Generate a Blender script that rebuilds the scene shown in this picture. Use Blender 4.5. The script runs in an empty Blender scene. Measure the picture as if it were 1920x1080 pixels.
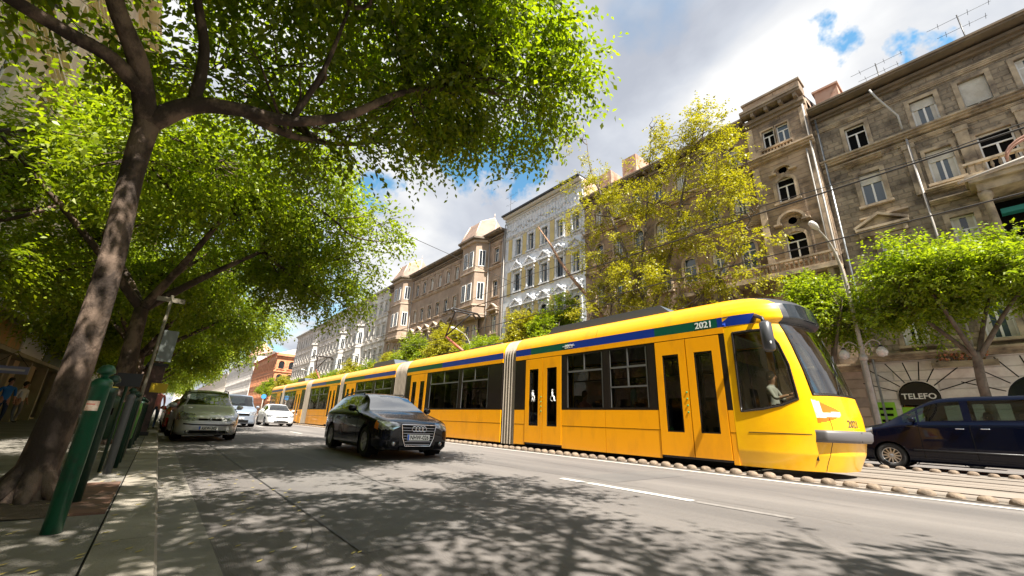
import bpy, bmesh, math, random
import numpy as np
from mathutils import Vector, Matrix
R_ = math.radians
random.seed(7)
SC = bpy.context.scene
COL = SC.collection
CAMH = 0.95
# ---------------------------------------------------------------- camera
cam = bpy.data.cameras.new("camera"); camo = bpy.data.objects.new("camera", cam); COL.objects.link(camo)
rot = Matrix(((0.76758798, -0.22950193, -0.59844595), (-0.63981829, -0.21906297, -0.73664372), (0.0379638, 0.94833553, -0.31498964)))
camo.matrix_world = Matrix.Translation((0, 0, CAMH)) @ rot.to_4x4()
cam.sensor_width = 36; cam.lens = 14.3125; cam.clip_start = 0.05; cam.clip_end = 4000
SC.camera = camo
# ---------------------------------------------------------------- light
SUN_EL, SUN_AZ = R_(56), R_(-9)      # azimuth of the sun from -Y (behind the viewer), negative = towards -X
sd = Vector((math.sin(SUN_AZ) * math.cos(SUN_EL), -math.cos(SUN_AZ) * math.cos(SUN_EL), math.sin(SUN_EL)))
sl = bpy.data.lights.new("sun", 'SUN'); sl.energy = 5.0; sl.angle = R_(0.5); sl.color = (1, 0.93, 0.82)
so = bpy.data.objects.new("sun", sl); COL.objects.link(so); so.rotation_euler = sd.to_track_quat('Z', 'Y').to_euler()
SC.view_settings.view_transform = 'Standard'; SC.view_settings.look = 'None'
SC.view_settings.exposure = 1.6; SC.view_settings.gamma = 1
# ---------------------------------------------------------------- node helper
def nd(nt, typ, **kw):
    n = nt.nodes.new(typ)
    for k, v in kw.items():
        if k.startswith('_'): setattr(n, k[1:], v)
        else:
            key = k.replace('__', ' ')
            if isinstance(v, bpy.types.NodeSocket): nt.links.new(v, n.inputs[key])
            else: n.inputs[key].default_value = v
    return n
def mathn(nt, op, a, b=None, clamp=False):
    n = nt.nodes.new('ShaderNodeMath'); n.operation = op; n.use_clamp = clamp
    for i, v in enumerate((a, b)):
        if v is None: continue
        if isinstance(v, bpy.types.NodeSocket): nt.links.new(v, n.inputs[i])
        else: n.inputs[i].default_value = v
    return n.outputs[0]
def ramp(nt, fac, stops):
    n = nt.nodes.new('ShaderNodeValToRGB'); nt.links.new(fac, n.inputs[0])
    e = n.color_ramp.elements
    while len(e) < len(stops): e.new(0.5)
    for i, (p, c) in enumerate(stops):
        e[i].position = p; e[i].color = (c, c, c, 1) if not hasattr(c, '__len__') else (*c[:3], 1)
    return n.outputs[0]
# ---------------------------------------------------------------- sky with broken cloud
W = bpy.data.worlds.new("World"); SC.world = W; W.use_nodes = True
nt = W.node_tree; nt.nodes.clear()
sky = nt.nodes.new('ShaderNodeTexSky'); sky.sky_type = 'NISHITA'; sky.sun_disc = False
sky.sun_elevation = SUN_EL; sky.sun_rotation = math.pi + SUN_AZ; sky.air_density = 1.2; sky.dust_density = 0.6
tint = nt.nodes.new('ShaderNodeMix'); tint.data_type = 'RGBA'; tint.blend_type = 'MULTIPLY'; tint.inputs[0].default_value = 1; nt.links.new(sky.outputs[0], tint.inputs[6]); tint.inputs[7].default_value = (.62, 1.0, 1.02, 1)
bg1 = nd(nt, 'ShaderNodeBackground', Color=tint.outputs[2], Strength=0.075)
tc = nt.nodes.new('ShaderNodeTexCoord'); sep = nt.nodes.new('ShaderNodeSeparateXYZ'); nt.links.new(tc.outputs['Generated'], sep.inputs[0])
zz = mathn(nt, 'ADD', mathn(nt, 'MAXIMUM', sep.outputs[2], 0.0), 0.22)
cx = mathn(nt, 'DIVIDE', sep.outputs[0], zz); cy = mathn(nt, 'DIVIDE', sep.outputs[1], zz)
cmb = nd(nt, 'ShaderNodeCombineXYZ', X=cx, Y=cy, Z=0.37)
n1 = nd(nt, 'ShaderNodeTexNoise', Vector=cmb.outputs[0], Scale=1.35, Detail=9.0, Roughness=0.53, Distortion=0.15)
mask = n1.outputs[0]
wn = nd(nt, 'ShaderNodeTexNoise', Vector=tc.outputs['Generated'], Scale=9.0, Detail=5.0, Roughness=0.6)
wa = nt.nodes.new('ShaderNodeVectorMath'); wa.operation = 'MULTIPLY_ADD'; nt.links.new(wn.outputs['Color'], wa.inputs[0]); wa.inputs[1].default_value = (.26, .26, .26); nt.links.new(tc.outputs['Generated'], wa.inputs[2])
ws_ = nt.nodes.new('ShaderNodeVectorMath'); ws_.operation = 'SUBTRACT'; nt.links.new(wa.outputs[0], ws_.inputs[0]); ws_.inputs[1].default_value = (.13, .13, .13)
def rayd(x, y):
    v = rot @ Vector((x - 960, -(y - 540), -763.33)); return v.normalized()
for (px, py, rad, amt) in [(985, 285, .075, .42), (850, 295, .06, .38), (915, 300, .05, .3), (1570, 66, .035, .26), (1740, 110, .03, .26), (1690, 90, .03, .16), (730, 345, .06, .3), (600, 600, .14, .10), (560, 130, .1, .15), (1870, 10, .04, .12), (None, Vector((.1, -.6, .8)), .3, .4)]:
    d = rayd(px, py) if px is not None else py.normalized()
    dv = nt.nodes.new('ShaderNodeVectorMath'); dv.operation = 'DISTANCE'; nt.links.new(ws_.outputs[0], dv.inputs[0]); dv.inputs[1].default_value = d
    g = mathn(nt, 'EXPONENT', mathn(nt, 'MULTIPLY', mathn(nt, 'POWER', mathn(nt, 'DIVIDE', dv.outputs['Value'], rad), 2.0), -1.0))
    mask = mathn(nt, 'SUBTRACT', mask, mathn(nt, 'MULTIPLY', g, amt))
cov = ramp(nt, mask, [(0.30, 0.0), (0.44, 1.0)])
n2 = nd(nt, 'ShaderNodeTexNoise', Vector=cmb.outputs[0], Scale=2.1, Detail=6.0, Roughness=0.5, Distortion=0.3)
ccol = ramp(nt, n2.outputs[0], [(0.34, (0.22, 0.235, 0.27)), (0.46, (0.29, 0.305, 0.335)), (0.56, (0.37, 0.375, 0.385)), (0.68, (0.47, 0.47, 0.465))])
bg2 = nd(nt, 'ShaderNodeBackground', Color=ccol, Strength=0.80)
mx = nt.nodes.new('ShaderNodeMixShader'); nt.links.new(cov, mx.inputs[0]); nt.links.new(bg1.outputs[0], mx.inputs[1]); nt.links.new(bg2.outputs[0], mx.inputs[2])
wo = nt.nodes.new('ShaderNodeOutputWorld'); nt.links.new(mx.outputs[0], wo.inputs[0])
# ---------------------------------------------------------------- materials
MATS = {}
def mat(name, c, r=0.6, m=0.0, c2=None, sc=3.0, det=4.0, lo=0.4, hi=0.65, bump=0.0, bsc=30.0, coat=0.0, spec=0.5, stretch=None, brick=None, island=0.0):
    """principled material; c2 = second colour in noise patches (stains, wear); brick = (w,h,depth) joint grooves"""
    if name in MATS: return MATS[name]
    M = bpy.data.materials.new(name); M.use_nodes = True; MATS[name] = M
    t = M.node_tree; b = t.nodes['Principled BSDF']
    b.inputs['Roughness'].default_value = r; b.inputs['Metallic'].default_value = m
    b.inputs['Specular IOR Level'].default_value = spec
    if coat: b.inputs['Coat Weight'].default_value = coat; b.inputs['Coat Roughness'].default_value = 0.04
    b.inputs['Base Color'].default_value = (*c, 1)
    tcn = t.nodes.new('ShaderNodeTexCoord'); co = tcn.outputs['Object']
    if stretch:
        mp = t.nodes.new('ShaderNodeMapping'); mp.inputs['Scale'].default_value = stretch; t.links.new(co, mp.inputs[0]); cs = mp.outputs[0]
    else: cs = co
    col = None
    if c2 is not None:
        n = nd(t, 'ShaderNodeTexNoise', Vector=cs, Scale=sc, Detail=det, Roughness=0.6)
        f = ramp(t, n.outputs[0], [(lo, 0.0), (hi, 1.0)])
        mxn = t.nodes.new('ShaderNodeMix'); mxn.data_type = 'RGBA'; t.links.new(f, mxn.inputs[0])
        mxn.inputs[6].default_value = (*c, 1); mxn.inputs[7].default_value = (*c2, 1); col = mxn.outputs[2]
        t.links.new(col, b.inputs['Base Color'])
    hgt = None
    if bump:
        n = nd(t, 'ShaderNodeTexNoise', Vector=cs, Scale=bsc, Detail=5.0, Roughness=0.6)
        bp = nd(t, 'ShaderNodeBump', Strength=bump, Distance=0.02, Height=n.outputs[0]); hgt = bp.outputs[0]
        t.links.new(hgt, b.inputs['Normal'])
    if brick:
        w, h, dep = brick
        mp = t.nodes.new('ShaderNodeMapping'); mp.inputs['Rotation'].default_value = (0, R_(90), 0)
        cmbx = t.nodes.new('ShaderNodeSeparateXYZ'); t.links.new(co, cmbx.inputs[0])
        cb = nd(t, 'ShaderNodeCombineXYZ', X=mathn(t, 'ADD', cmbx.outputs[1], cmbx.outputs[0]), Y=cmbx.outputs[2], Z=0.0)
        bt = nd(t, 'ShaderNodeTexBrick', Vector=cb.outputs[0], Scale=1.0)
        bt.inputs['Brick Width'].default_value = w; bt.inputs['Row Height'].default_value = h
        bt.inputs['Mortar Size'].default_value = dep; bt.inputs['Mortar Smooth'].default_value = 0.3
        bp = nd(t, 'ShaderNodeBump', Strength=1.0, Distance=0.05, Height=mathn(t, 'SUBTRACT', 1.0, bt.outputs['Fac']))
        if hgt: t.links.new(hgt, bp.inputs['Normal'])
        t.links.new(bp.outputs[0], b.inputs['Normal'])
        if w < 8 and col is not None:      # single stones differ in tone
            bt.inputs['Color1'].default_value = (1.25, 1.2, 1.12, 1); bt.inputs['Color2'].default_value = (.62, .62, .64, 1); bt.inputs['Mortar'].default_value = (.5, .48, .45, 1)
            mu = t.nodes.new('ShaderNodeMix'); mu.data_type = 'RGBA'; mu.blend_type = 'MULTIPLY'; mu.inputs[0].default_value = .45
            t.links.new(col, mu.inputs[6]); t.links.new(bt.outputs['Color'], mu.inputs[7]); t.links.new(mu.outputs[2], b.inputs['Base Color'])
    return M
def glass(name, tint, refl=0.12, rough=0.01):
    if name in MATS: return MATS[name]
    M = bpy.data.materials.new(name); M.use_nodes = True; MATS[name] = M
    t = M.node_tree; t.nodes.clear()
    tr = nd(t, 'ShaderNodeBsdfTransparent', Color=(*tint, 1)); gl = nd(t, 'ShaderNodeBsdfGlossy', Color=(1, 1, 1, 1), Roughness=rough)
    lw = nd(t, 'ShaderNodeLayerWeight', Blend=0.5)
    f = mathn(t, 'ADD', mathn(t, 'MULTIPLY', mathn(t, 'POWER', lw.outputs['Facing'], 4.0), 0.85), refl, True)
    mixs = t.nodes.new('ShaderNodeMixShader'); t.links.new(f, mixs.inputs[0]); t.links.new(tr.outputs[0], mixs.inputs[1]); t.links.new(gl.outputs[0], mixs.inputs[2])
    o = t.nodes.new('ShaderNodeOutputMaterial'); t.links.new(mixs.outputs[0], o.inputs[0])
    return M
def leafmat(name, c, c2, tr, trw=0.5):
    M = bpy.data.materials.new(name); M.use_nodes = True; MATS[name] = M
    t = M.node_tree; t.nodes.clear()
    geo = t.nodes.new('ShaderNodeNewGeometry')
    tcn = t.nodes.new('ShaderNodeTexCoord')
    n = nd(t, 'ShaderNodeTexNoise', Vector=tcn.outputs['Object'], Scale=0.9, Detail=2.0)
    f = mathn(t, 'ADD', mathn(t, 'MULTIPLY', geo.outputs['Random Per Island'], 0.55), mathn(t, 'MULTIPLY', n.outputs[0], 0.5), True)
    mxn = t.nodes.new('ShaderNodeMix'); mxn.data_type = 'RGBA'; t.links.new(f, mxn.inputs[0]); mxn.inputs[6].default_value = (*c, 1); mxn.inputs[7].default_value = (*c2, 1)
    d = nd(t, 'ShaderNodeBsdfPrincipled', Roughness=0.42); t.links.new(mxn.outputs[2], d.inputs['Base Color'])
    mt = t.nodes.new('ShaderNodeMix'); mt.data_type = 'RGBA'; mt.blend_type = 'MULTIPLY'; mt.inputs[0].default_value = 1; t.links.new(mxn.outputs[2], mt.inputs[6]); mt.inputs[7].default_value = (*tr, 1)
    tl = t.nodes.new('ShaderNodeBsdfTranslucent'); t.links.new(mt.outputs[2], tl.inputs[0])
    ms = t.nodes.new('ShaderNodeMixShader'); ms.inputs[0].default_value = trw; t.links.new(d.outputs[0], ms.inputs[1]); t.links.new(tl.outputs[0], ms.inputs[2])
    o = t.nodes.new('ShaderNodeOutputMaterial'); t.links.new(ms.outputs[0], o.inputs[0])
    return M
# ---------------------------------------------------------------- mesh builder
class MB:
    def __init__(s): s.v = []; s.f = []; s.sm = []
    def quad(s, a, b, c, d, sm=False):
        n = len(s.v); s.v += [tuple(a), tuple(b), tuple(c), tuple(d)]; s.f.append((n, n+1, n+2, n+3)); s.sm.append(sm); return s
    def poly(s, pts, sm=False):
        n = len(s.v); s.v += [tuple(p) for p in pts]; s.f.append(tuple(range(n, n+len(pts)))); s.sm.append(sm); return s
    def box(s, x0, x1, y0, y1, z0, z1):
        if x0 > x1: x0, x1 = x1, x0
        if y0 > y1: y0, y1 = y1, y0
        if z0 > z1: z0, z1 = z1, z0
        n = len(s.v)
        s.v += [(x0,y0,z0),(x1,y0,z0),(x1,y1,z0),(x0,y1,z0),(x0,y0,z1),(x1,y0,z1),(x1,y1,z1),(x0,y1,z1)]
        s.f += [(n,n+3,n+2,n+1),(n+4,n+5,n+6,n+7),(n,n+1,n+5,n+4),(n+1,n+2,n+6,n+5),(n+2,n+3,n+7,n+6),(n+3,n,n+4,n+7)]; s.sm += [False]*6; return s
    def prism(s, pts, off):
        """pts: planar loop of 3d points, extruded by vector off"""
        n = len(s.v); k = len(pts); o = Vector(off)
        s.v += [tuple(p) for p in pts] + [tuple(Vector(p)+o) for p in pts]
        s.f.append(tuple(range(n, n+k))); s.f.append(tuple(range(n+2*k-1, n+k-1, -1))); s.sm += [False]*2
        for i in range(k):
            j = (i+1) % k; s.f.append((n+i, n+k+i, n+k+j, n+j)); s.sm.append(False)
        return s
    def tube(s, pts, rads, seg=8, caps=True, sm=True):
        pts = [Vector(p) for p in pts]
        if not hasattr(rads, '__len__'): rads = [rads]*len(pts)
        n0 = len(s.v); up = Vector((0.01, 0.02, 1)).normalized(); prev = None
        for i, p in enumerate(pts):
            if i == 0: t = pts[1]-pts[0]
            elif i == len(pts)-1: t = pts[-1]-pts[-2]
            else: t = (pts[i+1]-pts[i]).normalized() + (pts[i]-pts[i-1]).normalized()
            t.normalize()
            if prev is None:
                a = t.cross(up)
                if a.length < 0.1: a = t.cross(Vector((1, 0, 0)))
            else: a = prev - t*prev.dot(t)
            a.normalize(); prev = a; b = t.cross(a)
            for k in range(seg):
                an = 2*math.pi*k/seg; s.v.append(tuple(p + (a*math.cos(an) + b*math.sin(an))*rads[i]))
        for i in range(len(pts)-1):
            for k in range(seg):
                k2 = (k+1) % seg; s.f.append((n0+i*seg+k, n0+i*seg+k2, n0+(i+1)*seg+k2, n0+(i+1)*seg+k)); s.sm.append(sm)
        if caps:
            s.f.append(tuple(n0+k for k in range(seg))[::-1]); s.f.append(tuple(n0+(len(pts)-1)*seg+k for k in range(seg))); s.sm += [False]*2
        return s
    def lathe(s, prof, c=(0,0,0), axis='z', seg=20, sm=True, caps=True):
        n0 = len(s.v)
        for (r, h) in prof:
            for k in range(seg):
                a = 2*math.pi*k/seg; p = (r*math.cos(a), r*math.sin(a), h)
                if axis == 'x': p = (h, r*math.cos(a), r*math.sin(a))
                elif axis == 'y': p = (r*math.cos(a), h, r*math.sin(a))
                s.v.append((c[0]+p[0], c[1]+p[1], c[2]+p[2]))
        for i in range(len(prof)-1):
            for k in range(seg):
                k2 = (k+1) % seg; s.f.append((n0+i*seg+k, n0+i*seg+k2, n0+(i+1)*seg+k2, n0+(i+1)*seg+k)); s.sm.append(sm)
        if caps and prof[0][0] > 1e-4: s.f.append(tuple(n0+k for k in range(seg))[::-1]); s.sm.append(False)
        if caps and prof[-1][0] > 1e-4: s.f.append(tuple(n0+(len(prof)-1)*seg+k for k in range(seg))); s.sm.append(False)
        return s
    def grid(s, rows, sm=True):
        n0 = len(s.v); w = len(rows[0])
        for r in rows: s.v += [tuple(p) for p in r]
        for i in range(len(rows)-1):
            for j in range(w-1): s.f.append((n0+i*w+j, n0+i*w+j+1, n0+(i+1)*w+j+1, n0+(i+1)*w+j)); s.sm.append(sm)
        return s
    def add(s, m):
        n = len(s.v); s.v += m.v; s.f += [tuple(i+n for i in f) for f in m.f]; s.sm += m.sm; return s
    def build(s, name, material, parent=None, off=(0, 0, 0), loc=None):
        me = bpy.data.meshes.new(name)
        vs = s.v if off == (0, 0, 0) else [(a-off[0], b-off[1], c-off[2]) for a, b, c in s.v]
        me.from_pydata(vs, [], s.f)
        me.polygons.foreach_set('use_smooth', s.sm)
        me.materials.append(material); me.update()
        o = bpy.data.objects.new(name, me); COL.objects.link(o)
        if parent: o.parent = parent
        if loc: o.location = loc
        return o
def tag(o, label=None, cat=None, group=None, kind=None):
    if label: o['label'] = label
    if cat: o['category'] = cat
    if group: o['group'] = group
    if kind: o['kind'] = kind
    return o
class Thing:
    """an Empty at the thing's base; parts given in world coordinates (or local when the origin is zero)"""
    def __init__(s, name, label, cat, at=(0,0,0), group=None, local=False):
        s.o = bpy.data.objects.new(name, None); COL.objects.link(s.o); s.o.location = at; s.o.empty_display_size = 0.2
        s.off = (0, 0, 0) if local else tuple(at); tag(s.o, label, cat, group)
    def part(s, name, mb, material, parent=None, label=None):
        p = mb.build(name, material, parent or s.o, s.off)
        if label: p['label'] = label
        return p
def single(name, mb, material, label, cat, at=(0,0,0), group=None):
    o = mb.build(name, material, None, tuple(at)); o.location = at; return tag(o, label, cat, group)
def struct(name, mb, material):
    return tag(mb.build(name, material), kind='structure')
def copy_tree(o, parent=None):
    c = o.copy(); COL.objects.link(c)
    if parent: c.parent = parent
    for ch in list(o.children): copy_tree(ch, c)
    return c
def lerp(a, b, t): return a + (b-a)*t
def interp(x, pts):
    if x <= pts[0][0]: return pts[0][1]
    for (a, va), (b, vb) in zip(pts, pts[1:]):
        if x <= b: return va + (vb-va)*(x-a)/(b-a)
    return pts[-1][1]
def smooth_curve(pts, n=160):
    """Catmull-Rom (monotone in x) resample of (x,y) control points -> dense list"""
    out = []
    P = [pts[0]] + list(pts) + [pts[-1]]
    k = max(2, n // (len(pts)-1))
    for i in range(1, len(P)-2):
        p0, p1, p2, p3 = P[i-1], P[i], P[i+1], P[i+2]
        m1 = (p2[1]-p0[1])/max(1e-6, p2[0]-p0[0]); m2 = (p3[1]-p1[1])/max(1e-6, p3[0]-p1[0]); h = p2[0]-p1[0]
        for j in range(k):
            t = j/k
            out.append((p1[0]+h*t, (2*t**3-3*t*t+1)*p1[1] + (t**3-2*t*t+t)*h*m1 + (-2*t**3+3*t*t)*p2[1] + (t**3-t*t)*h*m2))
    out.append(pts[-1]); return out
def catmull3(pts, k=6):
    pts = [Vector(p) for p in pts]; P = [pts[0]*2-pts[1]] + pts + [pts[-1]*2-pts[-2]]; out = []
    for i in range(1, len(P)-2):
        a, b, c, d = P[i-1:i+3]
        for j in range(k):
            t = j/k; out.append(0.5*((2*b) + (c-a)*t + (2*a-5*b+4*c-d)*t*t + (3*b-a-3*c+d)*t**3))
    out.append(pts[-1]); return out
def text_mb(s, size, place, ext=0.004, bold=0.0, sx=1.0):
    """letters as a mesh; place(x,y,z) maps text-plane coordinates (x right, y up, z out) to the thing's coordinates"""
    cu = bpy.data.curves.new('lettering', 'FONT'); cu.body = s; cu.size = size; cu.extrude = ext; cu.offset = bold; cu.align_x = 'CENTER'; cu.resolution_u = 3
    o = bpy.data.objects.new('lettering', cu); COL.objects.link(o); bpy.context.view_layer.update()
    me = bpy.data.meshes.new_from_object(o); m = MB()
    m.v = [tuple(place(v.co.x*sx, v.co.y, v.co.z)) for v in me.vertices]; m.f = [tuple(p.vertices) for p in me.polygons]; m.sm = [False]*len(m.f)
    bpy.data.objects.remove(o); bpy.data.meshes.remove(me); bpy.data.curves.remove(cu); return m
# common materials
M_dark = mat('black_plastic', (0.012, 0.012, 0.013), 0.45)
M_rubber = mat('tyre_rubber', (0.015, 0.015, 0.015), 0.8)
M_chrome = mat('chrome', (0.7, 0.7, 0.72), 0.12, 1.0)
M_alloy = mat('alloy', (0.55, 0.56, 0.58), 0.3, 0.9)
M_white = mat('white_paint', (0.78, 0.78, 0.76), 0.5)
M_under = mat('underbody_black', (0.008, 0.008, 0.008), 0.9, spec=0.1)
M_wglass = mat('window_glass', (0.012, 0.016, 0.02), 0.06, spec=0.8)
M_wglass2 = mat('window_glass_blue', (0.05, 0.075, 0.10), 0.05, spec=0.8)
M_blind = mat('window_blind', (0.62, 0.6, 0.54), 0.6, c2=(0.5, 0.47, 0.4), sc=2)
M_skin = mat('skin', (0.45, 0.24, 0.16), 0.5)
M_hair = mat('dark_hair', (0.02, 0.014, 0.01), 0.5)
# ================================================================ ground
def roadz(x): return interp(x, [(0.2, 0.0), (5.3, 0.155), (19, 0.155), (24.2, 0.06)])
M_asph = mat('asphalt', (0.118, 0.108, 0.104), 0.85, c2=(0.19, 0.173, 0.162), sc=0.8, det=12, lo=0.36, hi=0.66, bump=0.9, bsc=90, stretch=(1.7, 0.16, 1))
M_ground = mat('far_ground', (0.12, 0.11, 0.1), 0.9, c2=(0.16, 0.15, 0.13), sc=0.1)
M_conc = mat('pavement_concrete', (0.20, 0.185, 0.16), 0.85, c2=(0.12, 0.11, 0.095), sc=1.1, det=8, lo=0.42, hi=0.66, bump=0.4, bsc=60)
M_kerb = mat('kerb_stone', (0.30, 0.27, 0.225), 0.8, c2=(0.2, 0.18, 0.15), sc=1.6, det=8, bump=0.4, bsc=50)
M_gut = mat('gutter_concrete', (0.24, 0.22, 0.19), 0.85, c2=(0.17, 0.155, 0.14), sc=1.4, det=7, bump=0.4, bsc=60)
M_slab = mat('track_slab', (0.23, 0.195, 0.165), 0.8, c2=(0.13, 0.11, 0.09), sc=0.8, det=7, stretch=(2.5, 0.4, 1), bump=0.3, bsc=30)
M_rail = mat('rail_steel', (0.22, 0.19, 0.17), 0.35, 0.8, c2=(0.10, 0.06, 0.04), sc=6)
M_line = mat('road_paint', (0.50, 0.48, 0.45), 0.7, c2=(0.28, 0.26, 0.24), sc=7, det=8, lo=0.5, hi=0.75)
struct('ground', MB().grid([[(x, y, -0.06) for x in (-900, -100, 0, 100, 900)] for y in (-300, 0, 300, 1600)], False), M_ground)
ys = [-40, -10, 0, 10, 30, 60, 120, 240, 700]
xs = [0.2, 1, 2, 3, 4, 5.3, 8.7, 14, 19, 21, 24.2]
struct('road', MB().grid([[(x, y, roadz(x)) for x in xs] for y in ys]), M_asph)
struct('gutter', MB().grid([[(x, y, roadz(x)+0.004) for x in (0.2, 0.53)] for y in ys]), M_gut)
m = MB(); m.box(-5.6, -0.125, -40, 700, -0.05, 0.118); struct('pavement', m, M_conc)
m = MB(); m.box(24.5, 30.5, -60, 700, -0.05, 0.2); struct('pavement', m, M_conc)
m = MB()
y = -12.0
while y < 200:
    L = 1.0 if y < 40 else 8.0
    g = 0.008; x0, x1, zt = -0.12, 0.2, 0.122
    m.prism([(x0, y+g, -0.05), (x1, y+g, -0.05), (x1, y+g, zt-0.025), (x1-0.02, y+g, zt), (x0, y+g, zt)], (0, L-g, 0)); y += L
struct('kerb', m, M_kerb)
m = MB(); m.box(24.2, 24.495, -60, 700, -0.05, 0.205); struct('kerb', m, M_kerb)
# track slab and rails
m = MB(); m.box(8.98, 15.75, -60, 700, 0.0, 0.17); struct('track_bed', m, M_slab)
m = MB()
for xr in (9.98, 11.42, 13.08, 14.52):
    for a, b in ((-0.07, -0.035), (0.0, 0.05)): m.box(xr+a, xr+b, -60, 700, 0.1, 0.176)
struct('rail', m, M_rail)
m = MB()
for xr in (9.98, 11.42, 13.08, 14.52): m.grid([[(xr-0.034, y, 0.1735), (xr-0.001, y, 0.1735)] for y in (-60, 700)], False)
for xr in (9.3, 12.25, 15.3): m.grid([[(xr-0.012, y, 0.1735), (xr+0.012, y, 0.1735)] for y in (-60, 700)], False)
struct('rail_groove', m, M_under)
# markings
m = MB()
def strip(x0, x1, y0, y1, z=0.006): m.grid([[(x, y, roadz(x)+z) for x in (x0, x1)] for y in (y0, y1)], False)
strip(8.58, 8.72, -40, 300)
strip(5.08, 5.2, 2.75, 4.9)
for k in range(1, 14): strip(5.08, 5.2, 2.75+k*9, 4.9+k*9)
struct('road_markings', m, M_line)
m = MB(); strip(5.08, 5.18, 1.7, 2.7, 0.005); struct('road_markings', m, mat('worn_paint', (0.20, 0.185, 0.175), 0.8, c2=(0.14, 0.128, 0.12), sc=9))
m = MB(); strip(1.35, 2.7, 3.2, 60, 0.003); strip(5.6, 7.9, 4.2, 5.0, .003) ; 
struct('road_patch', m, mat('asphalt_patch', (0.11, 0.103, 0.10), 0.85, c2=(0.15, 0.14, 0.132), sc=0.6, det=8, bump=0.7, bsc=90))
# pavement joints
m = MB()
m.grid([[(-0.132, y, 0.1195), (-0.124, y, 0.1195)] for y in (-10, 60)], False)
for k in range(-3, 20): m.grid([[(x, k*2.4+0.6, 0.1195), (x, k*2.4+0.615, 0.1195)] for x in (-5.5, -0.14)], False)
struct('pavement_joints', m, M_under)
# cracks, manholes, sealed joints
M_tar = mat('tar_seal', (.035, .033, .032), .6)
def crack(pts, w):
    m = MB(); L_ = []
    for (a, b), (c, d) in zip(pts, pts[1:]):
        for q in range(8): L_.append((lerp(a, c, q/8)+random.gauss(0, .035), lerp(b, d, q/8)+random.gauss(0, .035)))
    m.grid([[(x-w*random.uniform(.4, 1.2), y, roadz(x)+.0075), (x+w*random.uniform(.4, 1.2), y+.004, roadz(x)+.0075)] for x, y in L_], False); return m
for pts, w in (([(2.75, 2.6), (2.7, 6), (2.8, 11), (2.7, 20)], .006), ([(5.35, 1.2), (5.45, 4), (5.3, 8), (5.4, 15)], .007), ([(6.6, 1.5), (6.9, 3), (6.7, 5.5), (7.2, 8)], .005), ([(1.0, 3.4), (1.3, 4.4), (1.1, 5.6)], .005)): struct('road_crack', crack(pts, w), M_tar)
m = MB(); m.grid([[(1.34+o, y, roadz(1.35)+.0065) for o in (0, .018)] for y in (3.2, 60)], False); struct('road_joint', m, M_tar)
# low domed divider stones
M_stone = mat('divider_stone', (0.24, 0.18, 0.13), 0.85, c2=(0.12, 0.09, 0.065), sc=9, det=5, bump=0.5, bsc=60)
def stone_mesh():
    prof = [(0.105, 0.0), (0.108, 0.02), (0.099, 0.05), (0.078, 0.074), (0.045, 0.088), (0.0, 0.092)]
    return MB().lathe(prof, seg=16)
st0 = None
def place_stone(x, y, lab, grp):
    global st0
    if st0 is None: st0 = stone_mesh().build('divider_stone', M_stone); s = st0
    else: s = st0.copy(); COL.objects.link(s)
    s.location = (x, y, 0.165); s.rotation_euler = (random.uniform(-.05, .05), random.uniform(-.05, .05), random.uniform(0, 6)); k = random.uniform(.93, 1.06); s.scale = (k, k, k*random.uniform(.9, 1.05))
    tag(s, lab, 'lane divider', grp)
for i in range(150): place_stone(9.1, 0.28+i*0.303, 'domed stone in the long row between car lane and near tram rail', 'divider stones along the near side of the tracks')
for i in range(22): place_stone(15.6, -1.2+i*0.33, 'domed stone in the row between the tracks and the dark blue van', 'divider stones along the far side of the tracks')
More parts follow.
